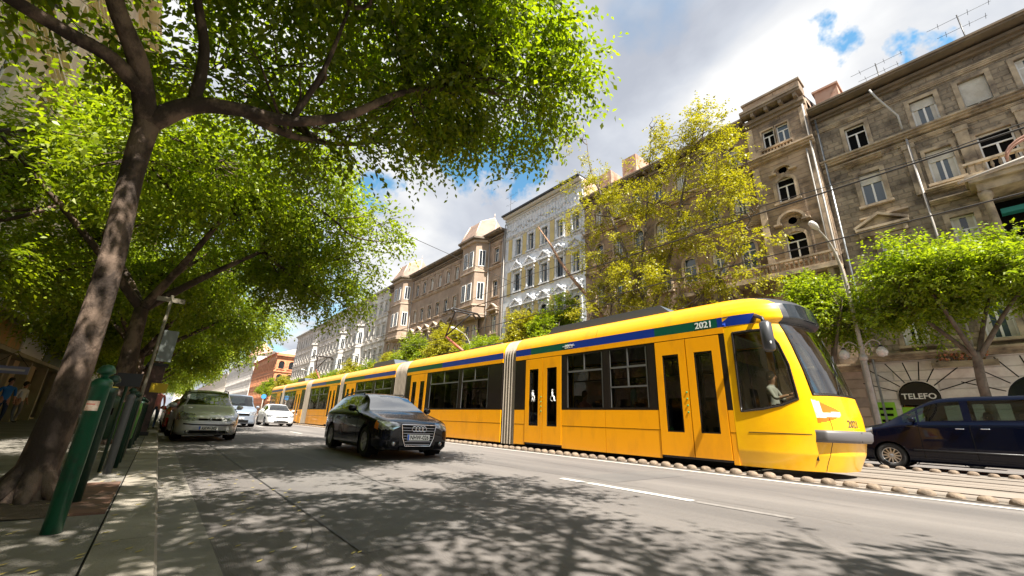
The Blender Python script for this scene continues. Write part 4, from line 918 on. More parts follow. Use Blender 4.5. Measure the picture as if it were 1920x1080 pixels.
section(48.9, 54.4, [(49.6, 51.3)], [(51.6, 54.0)], [(48.9, 54.4, B_)])
for a, b in ((11.3, 12.05), (20.0, 21.5), (29.7, 30.6), (38.0, 39.8), (47.7, 48.9)): bellows(a, b)
for y in (7.4, 16, 25, 34.5, 45): wheels(y)
# nose
def F(z): return interp(z, [(.30, 2.34), (.6, 2.2), (.95, 2.12), (1.3, 2.13), (1.7, 2.19), (2.2, 2.31), (2.7, 2.47), (3.0, 2.58), (3.22, 2.69), (3.27, 2.60), (3.33, 2.55), (3.66, 2.62), (3.76, 2.74), (3.86, 2.98), (3.93, 3.25), (3.99, 3.6), (4.02, 3.9)])
def HW(z): return 1.2-interp(z, [(.3, .03), (.6, 0), (3.455, 0), (3.52, .012), (3.63, .05), (3.75, .12), (3.85, .22), (3.93, .38), (3.985, .6), (4.01, .9), (4.02, 1.15)])
def nose(th, z, off=0.0):
    n = 2.85; c, s_ = math.cos(th), math.sin(th); hw = HW(z)+off; D = 3.98-F(z)+off; sx = -hw*math.copysign(abs(c)**(2/n), c); fr_ = abs(s_)**(2/n)
    return (XC+sx, 3.98-D*fr_-.07*sx*fr_, z)
NT = 260; zs_ = [.30+.0195*k for k in range(int((4.0-.30)/.0195)+1)]+[4.01, 4.02]
rows = [[nose(math.pi*i/NT, z) for i in range(NT+1)] for z in zs_]
def inpoly(x, y, P):
    r = False; j = len(P)-1
    for i in range(len(P)):
        if (P[i][1] > y) != (P[j][1] > y) and x < (P[j][0]-P[i][0])*(y-P[i][1])/(P[j][1]-P[i][1])+P[i][0]: r = not r
        j = i
    return r
CW = [(3.80, 3.06), (3.16, 3.08), (2.98, 2.75), (2.86, 2.3), (2.79, 1.62), (3.05, 1.5), (3.4, 1.42), (3.82, 1.37)]
cwx, cwy = 3.35, 2.2
CWi = [(cwx+(a-cwx)*.9, cwy+(b-cwy)*.945) for a, b in CW]
def region(c):
    x, y, z = c; s_ = x-XC; a = abs(s_)
    if 1.70+.0*a < z < 3.23 and a < .90-.02*(z-1.7):
        return 'windscreen' if (1.74 < z < 3.19 and a < .865-.02*(z-1.7)) else 'screen_seal'
    if a > .8 and inpoly(y, z, CWi) : return 'cab_window'
    if a > .8 and inpoly(y, z, CW): return 'screen_seal'
    if z > 3.23 and a < .88 and y < 3.9:
        return 'destination_display' if (3.30 < z < 3.66 and a < .78) else 'display_housing'
    if y < 3.0 and .50 < a < .93 and z > 1.15:
        u = (.93-a)/.43
        if u < .8 and 1.18+.10*u+.1*u*u < z < 1.62-.26*u:
            if abs(z-(1.32+.04*u)) < .045 or (u < .18 and z > 1.28): return 'headlight'
            return 'headlight_surround'
    return 'nose_shell'
reg = {}
for i in range(len(rows)-1):
    for j in range(NT):
        q = (rows[i][j], rows[i][j+1], rows[i+1][j+1], rows[i+1][j])
        c = tuple(sum(p[k] for p in q)/4 for k in range(3)); reg.setdefault(region(c), []).append((i, j))
NM = dict(nose_shell=M_yel_lit, windscreen=M_tgl2, screen_seal=M_blk, cab_window=M_tgl2, destination_display=M_wglass, display_housing=M_char, headlight=mat('headlight_lens', (.75, .72, .65), .15, c2=(.4, .38, .35), sc=14, coat=.5), headlight_surround=mat('orange_lens', (.6, .16, .01), .25))
def grid_part(rows, cells, name, material, addf, parent=None):
    idx = {}; m = MB()
    def v(i, j):
        if (i, j) not in idx: idx[(i, j)] = len(m.v); m.v.append(tuple(rows[i][j]))
        return idx[(i, j)]
    for i, j in cells: m.f.append((v(i, j), v(i, j+1), v(i+1, j+1), v(i+1, j))); m.sm.append(True)
    return addf(name, m, material) if parent is None else addf(name, m, material, parent)
for k, cells in reg.items():
    if k in ('cab_window', 'headlight', 'headlight_surround'):
        for hf in (lambda j: j < NT/2, lambda j: j >= NT/2): grid_part(rows, [q for q in cells if hf(q[1])], k, NM[k], tram.part)
    else: grid_part(rows, cells, k, NM[k], tram.part)
def th_of(z, fn):
    lo_, hi_ = 0.0, math.pi/2
    for _ in range(24):
        md = (lo_+hi_)/2
        if fn(nose(md, z)): lo_ = md
        else: hi_ = md
    return lo_
for sgn in (1, -1):
    P = []
    for (a, b), (c, d) in zip(CW, CW[1:]+CW[:1]):
        for q in range(7):
            yy, zz_ = lerp(a, c, q/7), lerp(b, d, q/7); p = nose(th_of(zz_, lambda p_: p_[1] > yy), zz_, .001); P.append((p[0] if sgn > 0 else 2*XC-p[0], p[1], p[2]))
    tram.part('window_seal', MB().tube(P+[P[0]], .022, 6, False), M_blk)
P = []
for sgn in (-1, 1):
    L_ = []
    for q in range(25):
        z = 1.71+(3.22-1.71)*q/24; s1 = .895-.02*(z-1.7); th = th_of(z, lambda p_: p_[0]-XC < -s1); th = th if sgn < 0 else math.pi-th; L_.append(nose(th, z, .001))
    P.append(L_)
def across(z): return [nose(th_of(z, lambda p_: p_[0]-XC < -(.895-.02*(z-1.7)))*(1-q/20)+(math.pi-th_of(z, lambda p_: p_[0]-XC < -(.895-.02*(z-1.7))))*q/20, z, .001) for q in range(1, 20)]
tram.part('screen_frame', MB().tube(P[0]+across(3.22)+P[1][::-1]+across(1.71)[::-1]+[P[0][0]], .018, 6, False), M_blk)
for sg_ in (1, -1):
    L_ = [nose(math.pi*(.02+.2*q/14), .963, .0) for q in range(15)]; tram.part('panel_seam', MB().tube([(p[0] if sg_ > 0 else 2*XC-p[0], p[1], p[2]) for p in L_], .007, 5, False), M_blk)
for z0_, s1 in ((.34, .80),):
    for sg_ in (1, -1):
        L_ = []
        for q in range(16):
            z = .32+.95*q/15; th = th_of(z, lambda p_: p_[0]-XC < -(s1+.02*math.sin(q*.4))); L_.append(nose(th if sg_ > 0 else math.pi-th, z, .0))
        tram.part('panel_seam', MB().tube(L_, .006, 5, False), M_blk)

s_ = MB(); s_.box(XN-.003, XN+.02, 3.2, 3.98, 3.228, 3.45)
sp = [[nose(math.pi*i/600, z, .004) for i in range(0, 90)] for z in (3.228, 3.34, 3.45)]; tram.part('stripe', MB().grid([[p for p in r if p[1] > 3.3] for r in sp][:3]), M_blue)
m = MB(); rr = []
for z, o in ((.84, .0), (.83, .07), (.88, .095), (1.0, .095), (1.05, .07), (1.05, 0)): rr.append([nose(math.pi*(.235+.53*i/80), z, o*min(1, i/5, (80-i)/5)) for i in range(81)])
m.grid(rr); tram.part('bumper', m, M_bumper)
m = MB(); m.grid([[nose(math.pi*(.46+.003*k), z, .098) for k in range(2)] for z in (.84, 1.04)]); tram.part('bumper_joint', m, M_under)
w_ = MB(); w_.tube([nose(math.pi*.42, 1.72, .02), nose(math.pi*.56, 2.6, .02)], .012, 6); w_.tube([nose(math.pi*.48, 2.1, .03), nose(math.pi*.62, 3.0, .02)], .012, 6); tram.part('wiper', w_, M_dark)
# mirrors
for sgn in (1, -1):
    def mx_(x): return XC-(XC-x) if sgn > 0 else 2*XC-x
    m = MB(); pts = [(9.56, 3.35, 3.28), (9.3, 3.2, 3.32), (9.1, 3.02, 3.2), (9.08, 2.97, 3.05)]; m.tube([(mx_(a), b, c) for a, b, c in pts], [.05, .045, .04, .035], 8)
    mr = tram.part('mirror_arm', m, M_dark)
    m = MB(); m.tube([(mx_(9.08), 2.97, 3.12), (mx_(9.08), 2.97, 3.07), (mx_(9.08), 2.96, 2.55), (mx_(9.08), 2.96, 2.5)], [.06, .115, .12, .07], 10); tram.part('mirror_head', m, M_char, mr)
    m = MB(); m.lathe([(.035, 0), (.03, -.02), (0, -.02)], (mx_(9.0), 2.9, 2.66), 'y', 10); tram.part('mirror_lamp', m, M_white, mr)
# lettering
tram.part('lettering', text_mb('2021', .21, lambda x, y, z: (XN-.006-z, 4.42-x, 3.27+y), .003, .004), M_white)
tram.part('lettering', text_mb('BKV', .17, lambda x, y, z: (XN-.006-z, 8.72-x, 3.265+y), .003, .003, 1.2), M_white)
tram.part('emblem_line', MB().box(XN-.012, XN, 8.5, 9.0, 3.325, 3.34), M_white)
def ontonose(x, y, z):
    s0 = -.30+x; zz_ = 1.12+y; 
    lo_, hi_ = 0.0, math.pi
    for _ in range(26):
        md = (lo_+hi_)/2
        if nose(md, zz_)[0]-XC < s0: lo_ = md
        else: hi_ = md
    p = nose(lo_, zz_, .008+z); return p
tram.part('lettering', text_mb('2021', .19, ontonose, .002, .002), mat('number_grey', (.12, .09, .05), .5))
# pictograms on the second door
mid = (9.05+10.75)/2
for cy, kind in ((10.37, 'p'), (9.45, 'w')):
    m = MB(); x = XN-.004
    def lp(pts, r=.016): m.tube([(x, cy-a, z) for a, z in pts], r, 6)
    m.lathe([(.035, .004), (.035, -.004)], (x, cy, 2.0), 'x', 10)
    if kind == 'p': lp([(0, 1.95), (-.01, 1.8)], .03); lp([(-.01, 1.8), (-.05, 1.66)]); lp([(-.01, 1.8), (.05, 1.66)]); lp([(0, 1.92), (.08, 1.82), (.1, 1.66)], .01)
    else: lp([(0, 1.95), (0, 1.82), (.07, 1.8), (.09, 1.68), (.13, 1.68)], .02); lp([(.08*math.cos(t/8*math.pi*2)-.0, 1.74+.08*math.sin(t/8*math.pi*2)) for t in range(9)], .01)
    tram.part('pictogram', m, M_white)
# roof boxes, pantographs
def pod(y0, y1, x0, x1, h):
    m = MB(); m.prism([(x0, y0, 3.95), (x0, y0+.3, 4.0+h), (x0, y1-.3, 4.0+h), (x0, y1, 3.95)], (x1-x0, 0, 0)); tram.part('roof_box', m, mat('roof_box_grey', (.07, .09, .12), .45))
pod(5.5, 10.2, 10.0, 11.4, .2); pod(13, 15.8, 10.3, 11.2, .12); pod(23, 26.5, 10.1, 11.3, .3); pod(43, 46, 10.1, 11.3, .3)
M_panto = mat('pantograph_red', (.30, .09, .05), .5); 
def panto(y, s=1):
    m = MB(); m.box(10.3, 11.1, y-1.2, y+1.2, 4.02, 4.12); b = tram.part('pantograph', m, M_dark)
    m = MB(); m.tube([(10.7, y-.9*s, 4.15), (10.7, y+.95*s, 5.15)], [.08, .06], 8); tram.part('lower_arm', m, M_panto, b)
    m = MB()
    for sx in (-.45, .45): m.tube([(10.7, y+.95*s, 5.15), (10.7+sx, y-.6*s, 6.15)], .042, 6)
    m.tube([(10.7, y+.9*s, 5.1), (10.7, y-.3*s, 4.9)], .015, 5); tram.part('upper_arm', m, M_dark, b)
    m = MB()
    for dy in (-.18, .18): m.tube([(9.75, y-.6*s+dy, 6.02), (9.95, y-.6*s+dy, 6.2), (11.45, y-.6*s+dy, 6.2), (11.65, y-.6*s+dy, 6.02)], .05, 6)
    for sx in (-.6, .6): m.tube([(10.7+sx, y-.6*s-.18, 6.17), (10.7+sx, y-.6*s+.18, 6.17)], .02, 5)
    tram.part('collector_head', m, M_dark, b)
panto(17.6); panto(41.5)
# cab furniture and the people aboard
m = MB(); m.box(9.75, 11.65, 2.65, 3.1, .5, 1.5); m.box(10.0, 11.4, 2.5, 2.9, .6, 1.62); m.box(9.6, 11.8, 3.93, 3.97, .46, 2.5); tram.part('dashboard', m, mat('dash_black', (.02, .02, .022), .6))
person('driver in white shirt seated in the tram cab behind the side window', (10.35, 3.45, .92), 0, mat('shaded_white_shirt', (.38, .38, .38), .8), M_jean, 'sit', group=None)  # white shirt greyed, shade of the cab is put into its colour
person('passenger in pink top seated by the tram window next to the wheelchair door', (9.95, 8.5, .62), 0, M_pink, M_jean, 'sit')
person('passenger in pale green shirt standing at the tram window behind the front door', (9.95, 6.75, .46), 0.6, mat('pale_green_cloth', (.45, .6, .52), .8), M_jean, 'stand')
person('passenger in grey standing inside the front tram door', (10.2, 5.2, .46), 1.2, M_grey, M_jean, 'stand')
person('dark dressed passenger in the second tram section near the bellows', (10.2, 13.6, .46), 0.2, M_dark, M_jean, 'stand')
# ================================================================ cars
def plate(t, txt, place, w=.5, h=.105, col=M_white):
    m = MB(); c = [place(-w/2, -h/2, 0), place(w/2, -h/2, 0), place(w/2, h/2, 0), place(-w/2, h/2, 0)]; d = Vector(place(0, 0, .012))-Vector(place(0, 0, 0)); m.prism(c, d)
    p = t.part('number_plate', m, col)
    t.part('lettering', text_mb(txt, h*1.05, lambda x, y, z: place(x+.02, y-h*.36, .013+z), .001, .002, .82), M_under, p)
    m = MB(); m.prism([place(-w/2+.003, -h/2+.003, .0125), place(-w/2+.045, -h/2+.003, .0125), place(-w/2+.045, h/2-.003, .0125), place(-w/2+.003, h/2-.003, .0125)], d*.1); t.part('country_band', m, mat('plate_blue', (.01, .1, .5), .4), p)
def wheel_parts(t, x, y, R, side, spokes=7, rimc=None, wd=.2):
    w = t.part('wheel', MB().lathe([(R*.62, -wd/2), (R*.9, -wd/2), (R, -wd*.32), (R, wd*.32), (R*.9, wd/2), (R*.62, wd/2), (R*.62, -wd/2)], (x, y, R), 'x', 28, caps=False), M_rubber)
    o = side*(wd/2-.012); m = MB()
    m.lathe([(R*.64, o), (R*.6, o+side*.006), (R*.57, o-side*.03)], (x, y, R), 'x', 28, caps=False); m.lathe([(R*.14, o-side*.03), (R*.14, o-side*.002), (0, o)], (x, y, R), 'x', 12, caps=False)
    for k in range(spokes):
        a = 2*math.pi*k/spokes; ca, sa = math.cos(a), math.sin(a); h = .03 if spokes < 9 else .018
        q = [(R*.1, -h), (R*.6, -h*.75), (R*.6, h*.75), (R*.1, h)]
        m.prism([(x+o-side*.028, y+r*ca-p*sa, R+r*sa+p*ca) for r, p in q], (side*.022, 0, 0))
    t.part('rim', m, rimc or M_alloy, w)
    t.part('brake_disc', MB().lathe([(R*.6, o-side*.06), (0.0, o-side*.06)], (x, y, R), 'x', 20, caps=False), mat('wheel_well', (.03, .03, .03), .6), w)
def car(name, label, cat, S, paint, group=None):
    """front at local -y; S: L, top, shoulder, halfw, roofw, zb, wheels, R, screen, rear, side windows, pillars"""
    t = Thing(name, label, cat, (0, 0, 0), group, local=True)
    L = S['L']; top = smooth_curve(S['top']); sh = smooth_curve(S['sh']); hw = smooth_curve(S['hw']); rw = S['rw']; zb = S['zb']; R = S['R']
    n = int(L/S.get('step', .045)); ys = sorted(set([0, .012, .03] + [L*k/n for k in range(1, n)] + [L-.03, L-.012, L]))
    rows = []; kinds = None
    for y in ys:
        w = interp(y, hw); zs = interp(y, sh); zt = max(interp(y, top), zs+.012); e = min(y, L-y)
        lift = interp(e, [(0, .10), (.05, .03), (.2, 0)]); b = zb+lift
        k = min(1, max(0, (zt-zs)/.42)); k = k*k*(3-2*k) if k < 1 else 1
        wt = lerp(w-.13, rw(y) if callable(rw) else rw, k); zT = zt-lerp(.022, .065, k)
        P = [(0, b), (w-.10, b), (w-.015, b+.07), (w-.002, b+(zs-b)*.38), (w, b+(zs-b)*.62), (w-.012, zs-.05), (w-.04, zs), (wt, zT), (wt*.93, zt-lerp(.012, .03, k)), (wt*.5, zt-.006), (0, zt)]
        cnt = [2, 3, 5, 6, 5, 2, 9, 3, 4, 4]; seg = []; pos = []
        for i, c in enumerate(cnt):
            for q in range(c): f = q/c; pos.append((lerp(P[i][0], P[i+1][0], f), lerp(P[i][1], P[i+1][1], f))); seg.append(i)
        pos.append(P[-1]); kinds = seg
        rows.append([(x, y, z) for x, z in pos])
    W_ = len(rows[0]); wy = S['wheels']; RA = R+.045
    # wheel arches: push the side vertices that fall inside the arch circle out to its edge
    kill = set()
    for i, r in enumerate(rows):
        for j in range(3, W_):
            x, y, z = r[j]
            for cy in wy:
                dy, dz = y-cy, z-R; d = math.hypot(dy, dz)
                if d < RA and z < R+RA and kinds[min(j, len(kinds)-1)] <= 5:
                    kill.add((i, j)); 
                    if d > 1e-3: s_ = RA/d; r[j] = (x, cy+dy*s_, max(zb-.0, R+dz*s_)) if R+dz*s_ > zb-.02 or True else r[j]
    cells = {}
    ws, rr, sw = S['screen'], S['rear'], S['side']
    for i in range(len(rows)-1):
        for j in range(W_-1):
            if all((a, b) in kill for a, b in ((i, j), (i+1, j), (i, j+1), (i+1, j+1))): continue
            yc = (ys[i]+ys[i+1])/2; k = kinds[j]; nm = 'body'
            zc = (rows[i][j][2]+rows[i][j+1][2])/2; xc = rows[i][j][0]
            if k == 6 and any(a < yc < b for a, b in sw) and interp(yc, top)-interp(yc, sh) > .09:
                f = (j-kinds.index(6))
                nm = 'side_window' if 1 <= f <= 7 else 'body'
            if k >= 7 and ws[0] < yc < ws[1] and (k > 7): nm = 'windscreen'
            if k >= 7 and rr and rr[0] < yc < rr[1] and (k > 7): nm = 'rear_window'
            hl = S.get('lamp')
            if hl and k >= 3 and yc < hl[0] and hl[1](yc) < zc < hl[2](yc) and xc > hl[3]: nm = 'headlight' if xc < hl[4] else 'indicator'
            cells.setdefault(nm, []).append((i, j))
    mm = dict(body=paint, side_window=S.get('glass', M_cgl), windscreen=S.get('wglass', M_cws), rear_window=S.get('glass', M_cgl), headlight=M_lens, indicator=S.get('ind', M_lens))
    for sgn in (1, -1):
        rs = [[(x*sgn, y, z) for x, y, z in r] for r in rows]
        for nm, cl in cells.items():
            if nm in ('headlight', 'indicator', 'side_window'):
                grid_part(rs, cl, nm, mm[nm], t.part)
    for nm in ('body', 'windscreen', 'rear_window'):
        if nm not in cells: continue
        m = MB()
        for sgn in (1, -1):
            idx = {}
            for i, j in cells[nm]:
                q = []
                for a, b in ((i, j), (i, j+1), (i+1, j+1), (i+1, j)):
                    if (a, b) not in idx: idx[(a, b)] = len(m.v); x, y, z = rows[a][b]; m.v.append((x*sgn, y, z))
                    q.append(idx[(a, b)])
                m.f.append(tuple(q) if sgn > 0 else tuple(q[::-1])); m.sm.append(True)
        if nm == 'body':
            for ri in (0, -1):
                r = rows[ri]; m.poly([(x, y, z) for x, y, z in r] + [(-x, y, z) for x, y, z in r[::-1][1:-1]], True)
        o = t.part(nm, m, mm[nm])
        if nm == 'body':
            # weld the mirrored halves so the shading runs over the centre line
            bm = bmesh.new(); bm.from_mesh(o.data); bmesh.ops.remove_doubles(bm, verts=bm.verts, dist=.0008); bmesh.ops.recalc_face_normals(bm, faces=bm.faces); bm.to_mesh(o.data); bm.free(); body = o
    m = MB(); m.box(-interp(L/2, hw)+.16, interp(L/2, hw)-.16, .3, L-.3, zb+.02, zb+.1)
    for cy in wy: m.box(-interp(cy, hw)+.26, interp(cy, hw)-.26, cy-RA, cy+RA, zb, R+RA)
    t.part('underbody', m, M_under)
    for cy in wy:
        for sgn in (1, -1):
            m = MB(); w = interp(cy, hw); m.grid([[(sgn*(w-.27), cy+RA*math.cos(a*math.pi/12), R+RA*math.sin(a*math.pi/12)), (sgn*(w-.004), cy+RA*math.cos(a*math.pi/12), R+RA*math.sin(a*math.pi/12))] for a in range(-3, 16)]); t.part('wheel_arch', m, M_under)
    for cy in wy:
        for sgn in (1, -1): wheel_parts(t, sgn*(interp(cy, hw)-.115), cy, R, sgn, S.get('spokes', 7), S.get('rim'))
    # cabin
    zc = interp(L/2, sh); ys0 = S.get('seat', L*.45)
    m = MB(); m.box(-.62, .62, ws[0]+.25, ws[0]+.6, zc-.35, zc-.02); m.box(-.6, .6, ys0-.6, L-.5, zb+.12, zb+.3)
    t.part('dashboard', m, M_dark)
    m = MB()
    for yy in (ys0, ys0+.95):
        for sx in (-.36, .36): m.box(sx-.23, sx+.23, yy, yy+.14, zb+.3, zc+.08); m.box(sx-.13, sx+.13, yy+.02, yy+.12, zc+.09, zc+.27); m.box(sx-.23, sx+.23, yy-.45, yy, zb+.28, zb+.42)
    t.part('seats', m, M_grey if S.get('lightseat') else M_dark)
    t.part('steering_wheel', MB().tube([(.36+.17*math.cos(a*math.pi/8), ws[0]+.72, zc-.02+.17*math.sin(a*math.pi/8)) for a in range(17)], .015, 5, False), M_dark)
    # mirrors
    my = ws[0]+S.get('mirror', .5)
    for sgn in (1, -1):
        x0 = interp(my, hw)-.06; z = interp(my, sh)+.06
        m = MB(); m.tube([(sgn*x0, my, z-.03), (sgn*(x0+.09), my-.01, z)], .02, 6); mo = None
        mo = t.part('wing_mirror', m, M_dark)
        m = MB(); m.tube([(sgn*(x0+.06), my-.01, z+.03), (sgn*(x0+.09), my-.02, z+.03), (sgn*(x0+.2), my-.02, z+.035), (sgn*(x0+.235), my-.01, z+.03)], [.05, .075, .07, .035], 8); t.part('mirror_shell', m, S.get('mirrorm', paint), mo)
    # door lines and handles
    m = MB(); 
    for yy in S.get('doors', []):
        for sgn in (1, -1):
            m = MB(); w = interp(yy, hw); zs = interp(yy, sh); m.grid([[(sgn*(w-.0+o), yy+dy, z) for dy in (-.005, .005)] for z, o in ((zb+.12, -.008), (zb+(zs-zb)*.38, .0015), (zb+(zs-zb)*.62, .0035), (zs-.05, -.008))], False); t.part('door_seam', m, M_under)
    for yy in S.get('handles', []):
        for sgn in (1, -1):
            w = interp(yy, hw); z = interp(yy, sh)-.14; t.part('door_handle', MB().tube([(sgn*(w-.0), yy, z), (sgn*(w+.022), yy+.03, z), (sgn*(w+.022), yy+.15, z), (sgn*(w-.0), yy+.18, z)], .013, 6), S.get('handlem', paint))
    if S.get('rails'):
        a, b = S['rails']; m = MB()
        for sgn in (1, -1):
            def q(y, h): return (sgn*(rw-.03), y, interp(y, top)-.06+h)
            m.tube([q(a, 0), q(a+.1, .07), q((a+b)/2, .085), q(b-.1, .07), q(b, 0)], .016, 6)
        t.part('roof_rail', m, M_dark)
    return t, rows, (top, sh, hw)
M_cgl = glass('car_glass', (.16, .19, .17), .06); M_cws = glass('car_windscreen', (.26, .34, .36), .09)
M_lens = mat('clear_headlight', (.42, .43, .45), .12, .55, c2=(.16, .16, .17), sc=9, lo=.4, hi=.6, coat=1.0)
M_amber = mat('amber_lens', (.7, .2, .02), .15, coat=1.0)
def paintm(n, c, m_=.0, r=.25, coat=.8, spec=.5): return mat(n, c, r, m_, coat=coat, spec=spec)
def place_car(t, x, y, rz=0):
    t.o.location = (x, y, roadz(x)+.005); t.o.rotation_euler = (0, 0, rz)
def flatbox(x0, x1, z0, z1, y, t=.012): return MB().box(x0, x1, y-t, y, z0, z1)
# --- black estate car
bl = paintm('black_car_paint', (.003, .0035, .006), .0, .2, .55, .1)
SA = dict(L=4.58, zb=.17, R=.32, wheels=(.87, 3.52), rw=.56, spokes=7,
    top=[(0, .66), (.04, .70), (.3, .80), (.8, .90), (1.22, .985), (1.4, 1.06), (1.75, 1.26), (2.05, 1.385), (2.5, 1.43), (3.3, 1.42), (3.9, 1.37), (4.2, 1.25), (4.42, 1.02), (4.5, .95), (4.58, .90)],
    sh=[(0, .60), (.05, .64), (.3, .74), (.8, .84), (1.3, .91), (2, .935), (3.5, .965), (4.2, .97), (4.5, .88), (4.58, .8)],
    hw=[(0, .60), (.03, .68), (.12, .755), (.3, .82), (.6, .868), (1.0, .885), (3.4, .885), (4.1, .85), (4.4, .80), (4.58, .68)],
    wglass=glass('reflecting_windscreen', (.10, .22, .30), .30), screen=(1.26, 2.06), rear=(3.98, 4.44), side=[(1.62, 2.36), (2.44, 3.22), (3.3, 3.95)], doors=(1.42, 2.4, 3.2), handles=(2.05, 2.95), rails=(2.2, 3.95), seat=2.5, mirror=.42,
    lamp=(.42, lambda y: .575+.08*y, lambda y: .712+.13*y, .44, .80), ind=M_amber)
t, rows_, cv = car('parked_car', 'x', 'car', SA, bl)
t.o.name = 'estate_car'; tag(t.o, 'black estate car in the middle lane with chrome framed grille and four ring badge', 'car')
m = MB(); q = [(-.40, .70), (.40, .70), (.36, .44), (.29, .27), (-.29, .27), (-.36, .44)]
m.prism([(x, -.012, z) for x, z in q], (0, .03, 0)); gr = t.part('grille', m, M_under)
t.part('grille_frame', MB().tube([(x, -.02, z) for x, z in q+[q[0]]], .013, 8, False), M_chrome, gr)
m = MB()
for k in range(7):
    z = .30+k*.055; hwid = interp(z, [(.27, .29), (.44, .36), (.7, .4)])-.02; m.box(-hwid, hwid, -.02, -.0125, z, z+.012)
t.part('grille_bars', m, mat('dull_chrome', (.3, .3, .32), .3, .9), gr)
m = MB()
for k in range(4): cx_ = -.115+k*.077; m.tube([(cx_+.052*math.cos(a*math.pi/12), -.032-.002*(k % 2), .615+.052*math.sin(a*math.pi/12)) for a in range(25)], .0085, 6, False)
t.part('emblem', m, M_chrome, gr)
plate(t, 'NHW-026', lambda x, y, z: (x, -.028-z, .445+y), .52, .115)
m = MB(); m.box(-.66, -.42, -.004, .05, .27, .36); m.box(.42, .66, -.004, .05, .27, .36); m.box(-.40, .40, -.006, .05, .19, .25); t.part('lower_intake', m, M_under)
for sx in (-.54, .54): t.part('fog_lamp', MB().lathe([(.045, 0), (.04, -.014), (0, -.02)], (sx, -.004, .315), 'y', 14), M_lens)
t.part('bonnet_seam', MB().tube([(-.56, .10, .757), (-.3, .045, .712), (.3, .045, .712), (.56, .10, .757)], .004, 4), M_under)
t.part('inner_mirror', MB().box(-.1, .1, 1.95, 1.98, 1.2, 1.26), M_dark)
t.part('ticket', MB().box(-.25, .15, 1.93, 1.932, 1.315, 1.35), M_white)
place_car(t, 4.45, 8.5, R_(-2))
# --- olive silver compact MPV
og = paintm('olive_silver_paint', (.46, .46, .445), .35, .3)
SB = dict(L=4.15, zb=.19, R=.305, wheels=(.82, 3.4), rw=.60, spokes=9,
    top=[(0, .62), (.05, .70), (.3, .84), (.75, 1.0), (1.0, 1.09), (1.3, 1.27), (1.65, 1.47), (2.0, 1.58), (2.6, 1.63), (3.4, 1.60), (3.8, 1.5), (4.02, 1.2), (4.1, 1.0), (4.15, .85)],
    sh=[(0, .56), (.05, .64), (.3, .78), (.75, .9), (1.2, .96), (3.6, 1.0), (4.0, .95), (4.15, .78)],
    hw=[(0, .58), (.03, .67), (.14, .75), (.35, .81), (.7, .85), (3.4, .86), (3.9, .82), (4.15, .68)],
    screen=(1.03, 1.9), rear=(3.7, 4.0), side=[(1.35, 2.2), (2.28, 3.0), (3.08, 3.65)], doors=(1.15, 2.24, 3.05), handles=(1.9, 2.8), rails=(1.9, 3.7), seat=2.25, mirror=.4,
    lamp=(.5, lambda y: .60+.06*y, lambda y: .735+.28*y, .42, .815), ind=M_amber)
def mpv_front(t, z0=.2, txt='KKW-382', pl=.40):
    m = MB(); m.box(-.30, -.05, -.012, .06, .63, .68); m.box(.05, .30, -.012, .06, .63, .68); t.part('grille', m, M_under)
    m = MB(); m.box(-.48, .48, -.008, .05, .24, .33); t.part('lower_intake', m, M_under)
    t.part('bumper_strip', MB().tube([(-.66, .02, .52), (-.4, -.015, .5), (.4, -.015, .5), (.66, .02, .52)], .022, 6), M_dark)
    for sx in (-.54, .54): t.part('fog_lamp', MB().lathe([(.045, 0), (.04, -.014), (0, -.02)], (sx, -.0, .29), 'y', 14), M_lens)
    plate(t, txt, lambda x, y, z: (x, -.03-z, pl+y))
t, _, _ = car('compact_van', 'silver olive family car with roof rails parked first by the left kerb', 'car', SB, og)
mpv_front(t); t.part('emblem', MB().lathe([(.05, 0), (0, -.02)], (0, -.012, .66), 'y', 4), M_chrome)
place_car(t, 1.34, 16.5, R_(2)); mpv_t = t
# --- white saloon / hatch
wp = paintm('white_car_paint', (.74, .74, .74), .0, .3); rp = paintm('red_car_paint', (.5, .015, .01), .0, .25); dk = paintm('dark_grey_car_paint', (.03, .032, .036), .4, .3); sv = paintm('silver_blue_paint', (.30, .36, .45), .6, .3); gy = paintm('silver_car_paint', (.45, .46, .47), .7, .3)
SD = dict(L=4.2, zb=.18, R=.30, wheels=(.83, 3.4), rw=.57, spokes=6, step=.06,
    top=[(0, .62), (.05, .68), (.4, .82), (1.0, .96), (1.25, 1.05), (1.65, 1.27), (2.0, 1.40), (2.6, 1.44), (3.3, 1.38), (3.8, 1.12), (4.0, 1.0), (4.2, .9)],
    sh=[(0, .56), (.05, .62), (.4, .74), (1.0, .86), (1.6, .91), (3.6, .95), (4.0, .92), (4.2, .8)],
    hw=[(0, .58), (.03, .66), (.14, .74), (.35, .8), (.7, .84), (3.4, .85), (3.9, .81), (4.2, .68)],
    screen=(1.1, 1.95), rear=(3.3, 3.9), side=[(1.5, 2.3), (2.38, 3.4)], doors=(1.3, 2.34), handles=(1.95, 2.9), seat=2.3,
    lamp=(.5, lambda y: .56+.06*y, lambda y: .68+.15*y, .42, .9))
def hatch(label, paint, x, y, rz=0, name='hatchback', group=None, txt='KFT-517'):
    t, _, _ = car(name, label, 'car', SD, paint, group)
    m = MB(); m.box(-.36, .36, -.012, .05, .56, .64); m.box(-.42, .42, -.01, .05, .24, .34); t.part('grille', m, M_under)
    t.part('emblem', MB().lathe([(.05, 0), (0, -.012)], (0, -.013, .6), 'y', 14), M_chrome)
    plate(t, txt, lambda x_, y_, z_: (x_, -.03-z_, .42+y_)); place_car(t, x, y, rz); return t
hatch('small white car driving in the lane next to the tram behind the black one', wp, 6.35, 31.2)
hatch('red car parked just behind the silver olive family car', rp, 1.1, 23.2, name='hatchback')
hatch('dark grey car parked two places behind the silver olive car', dk, 1.1, 28.6)
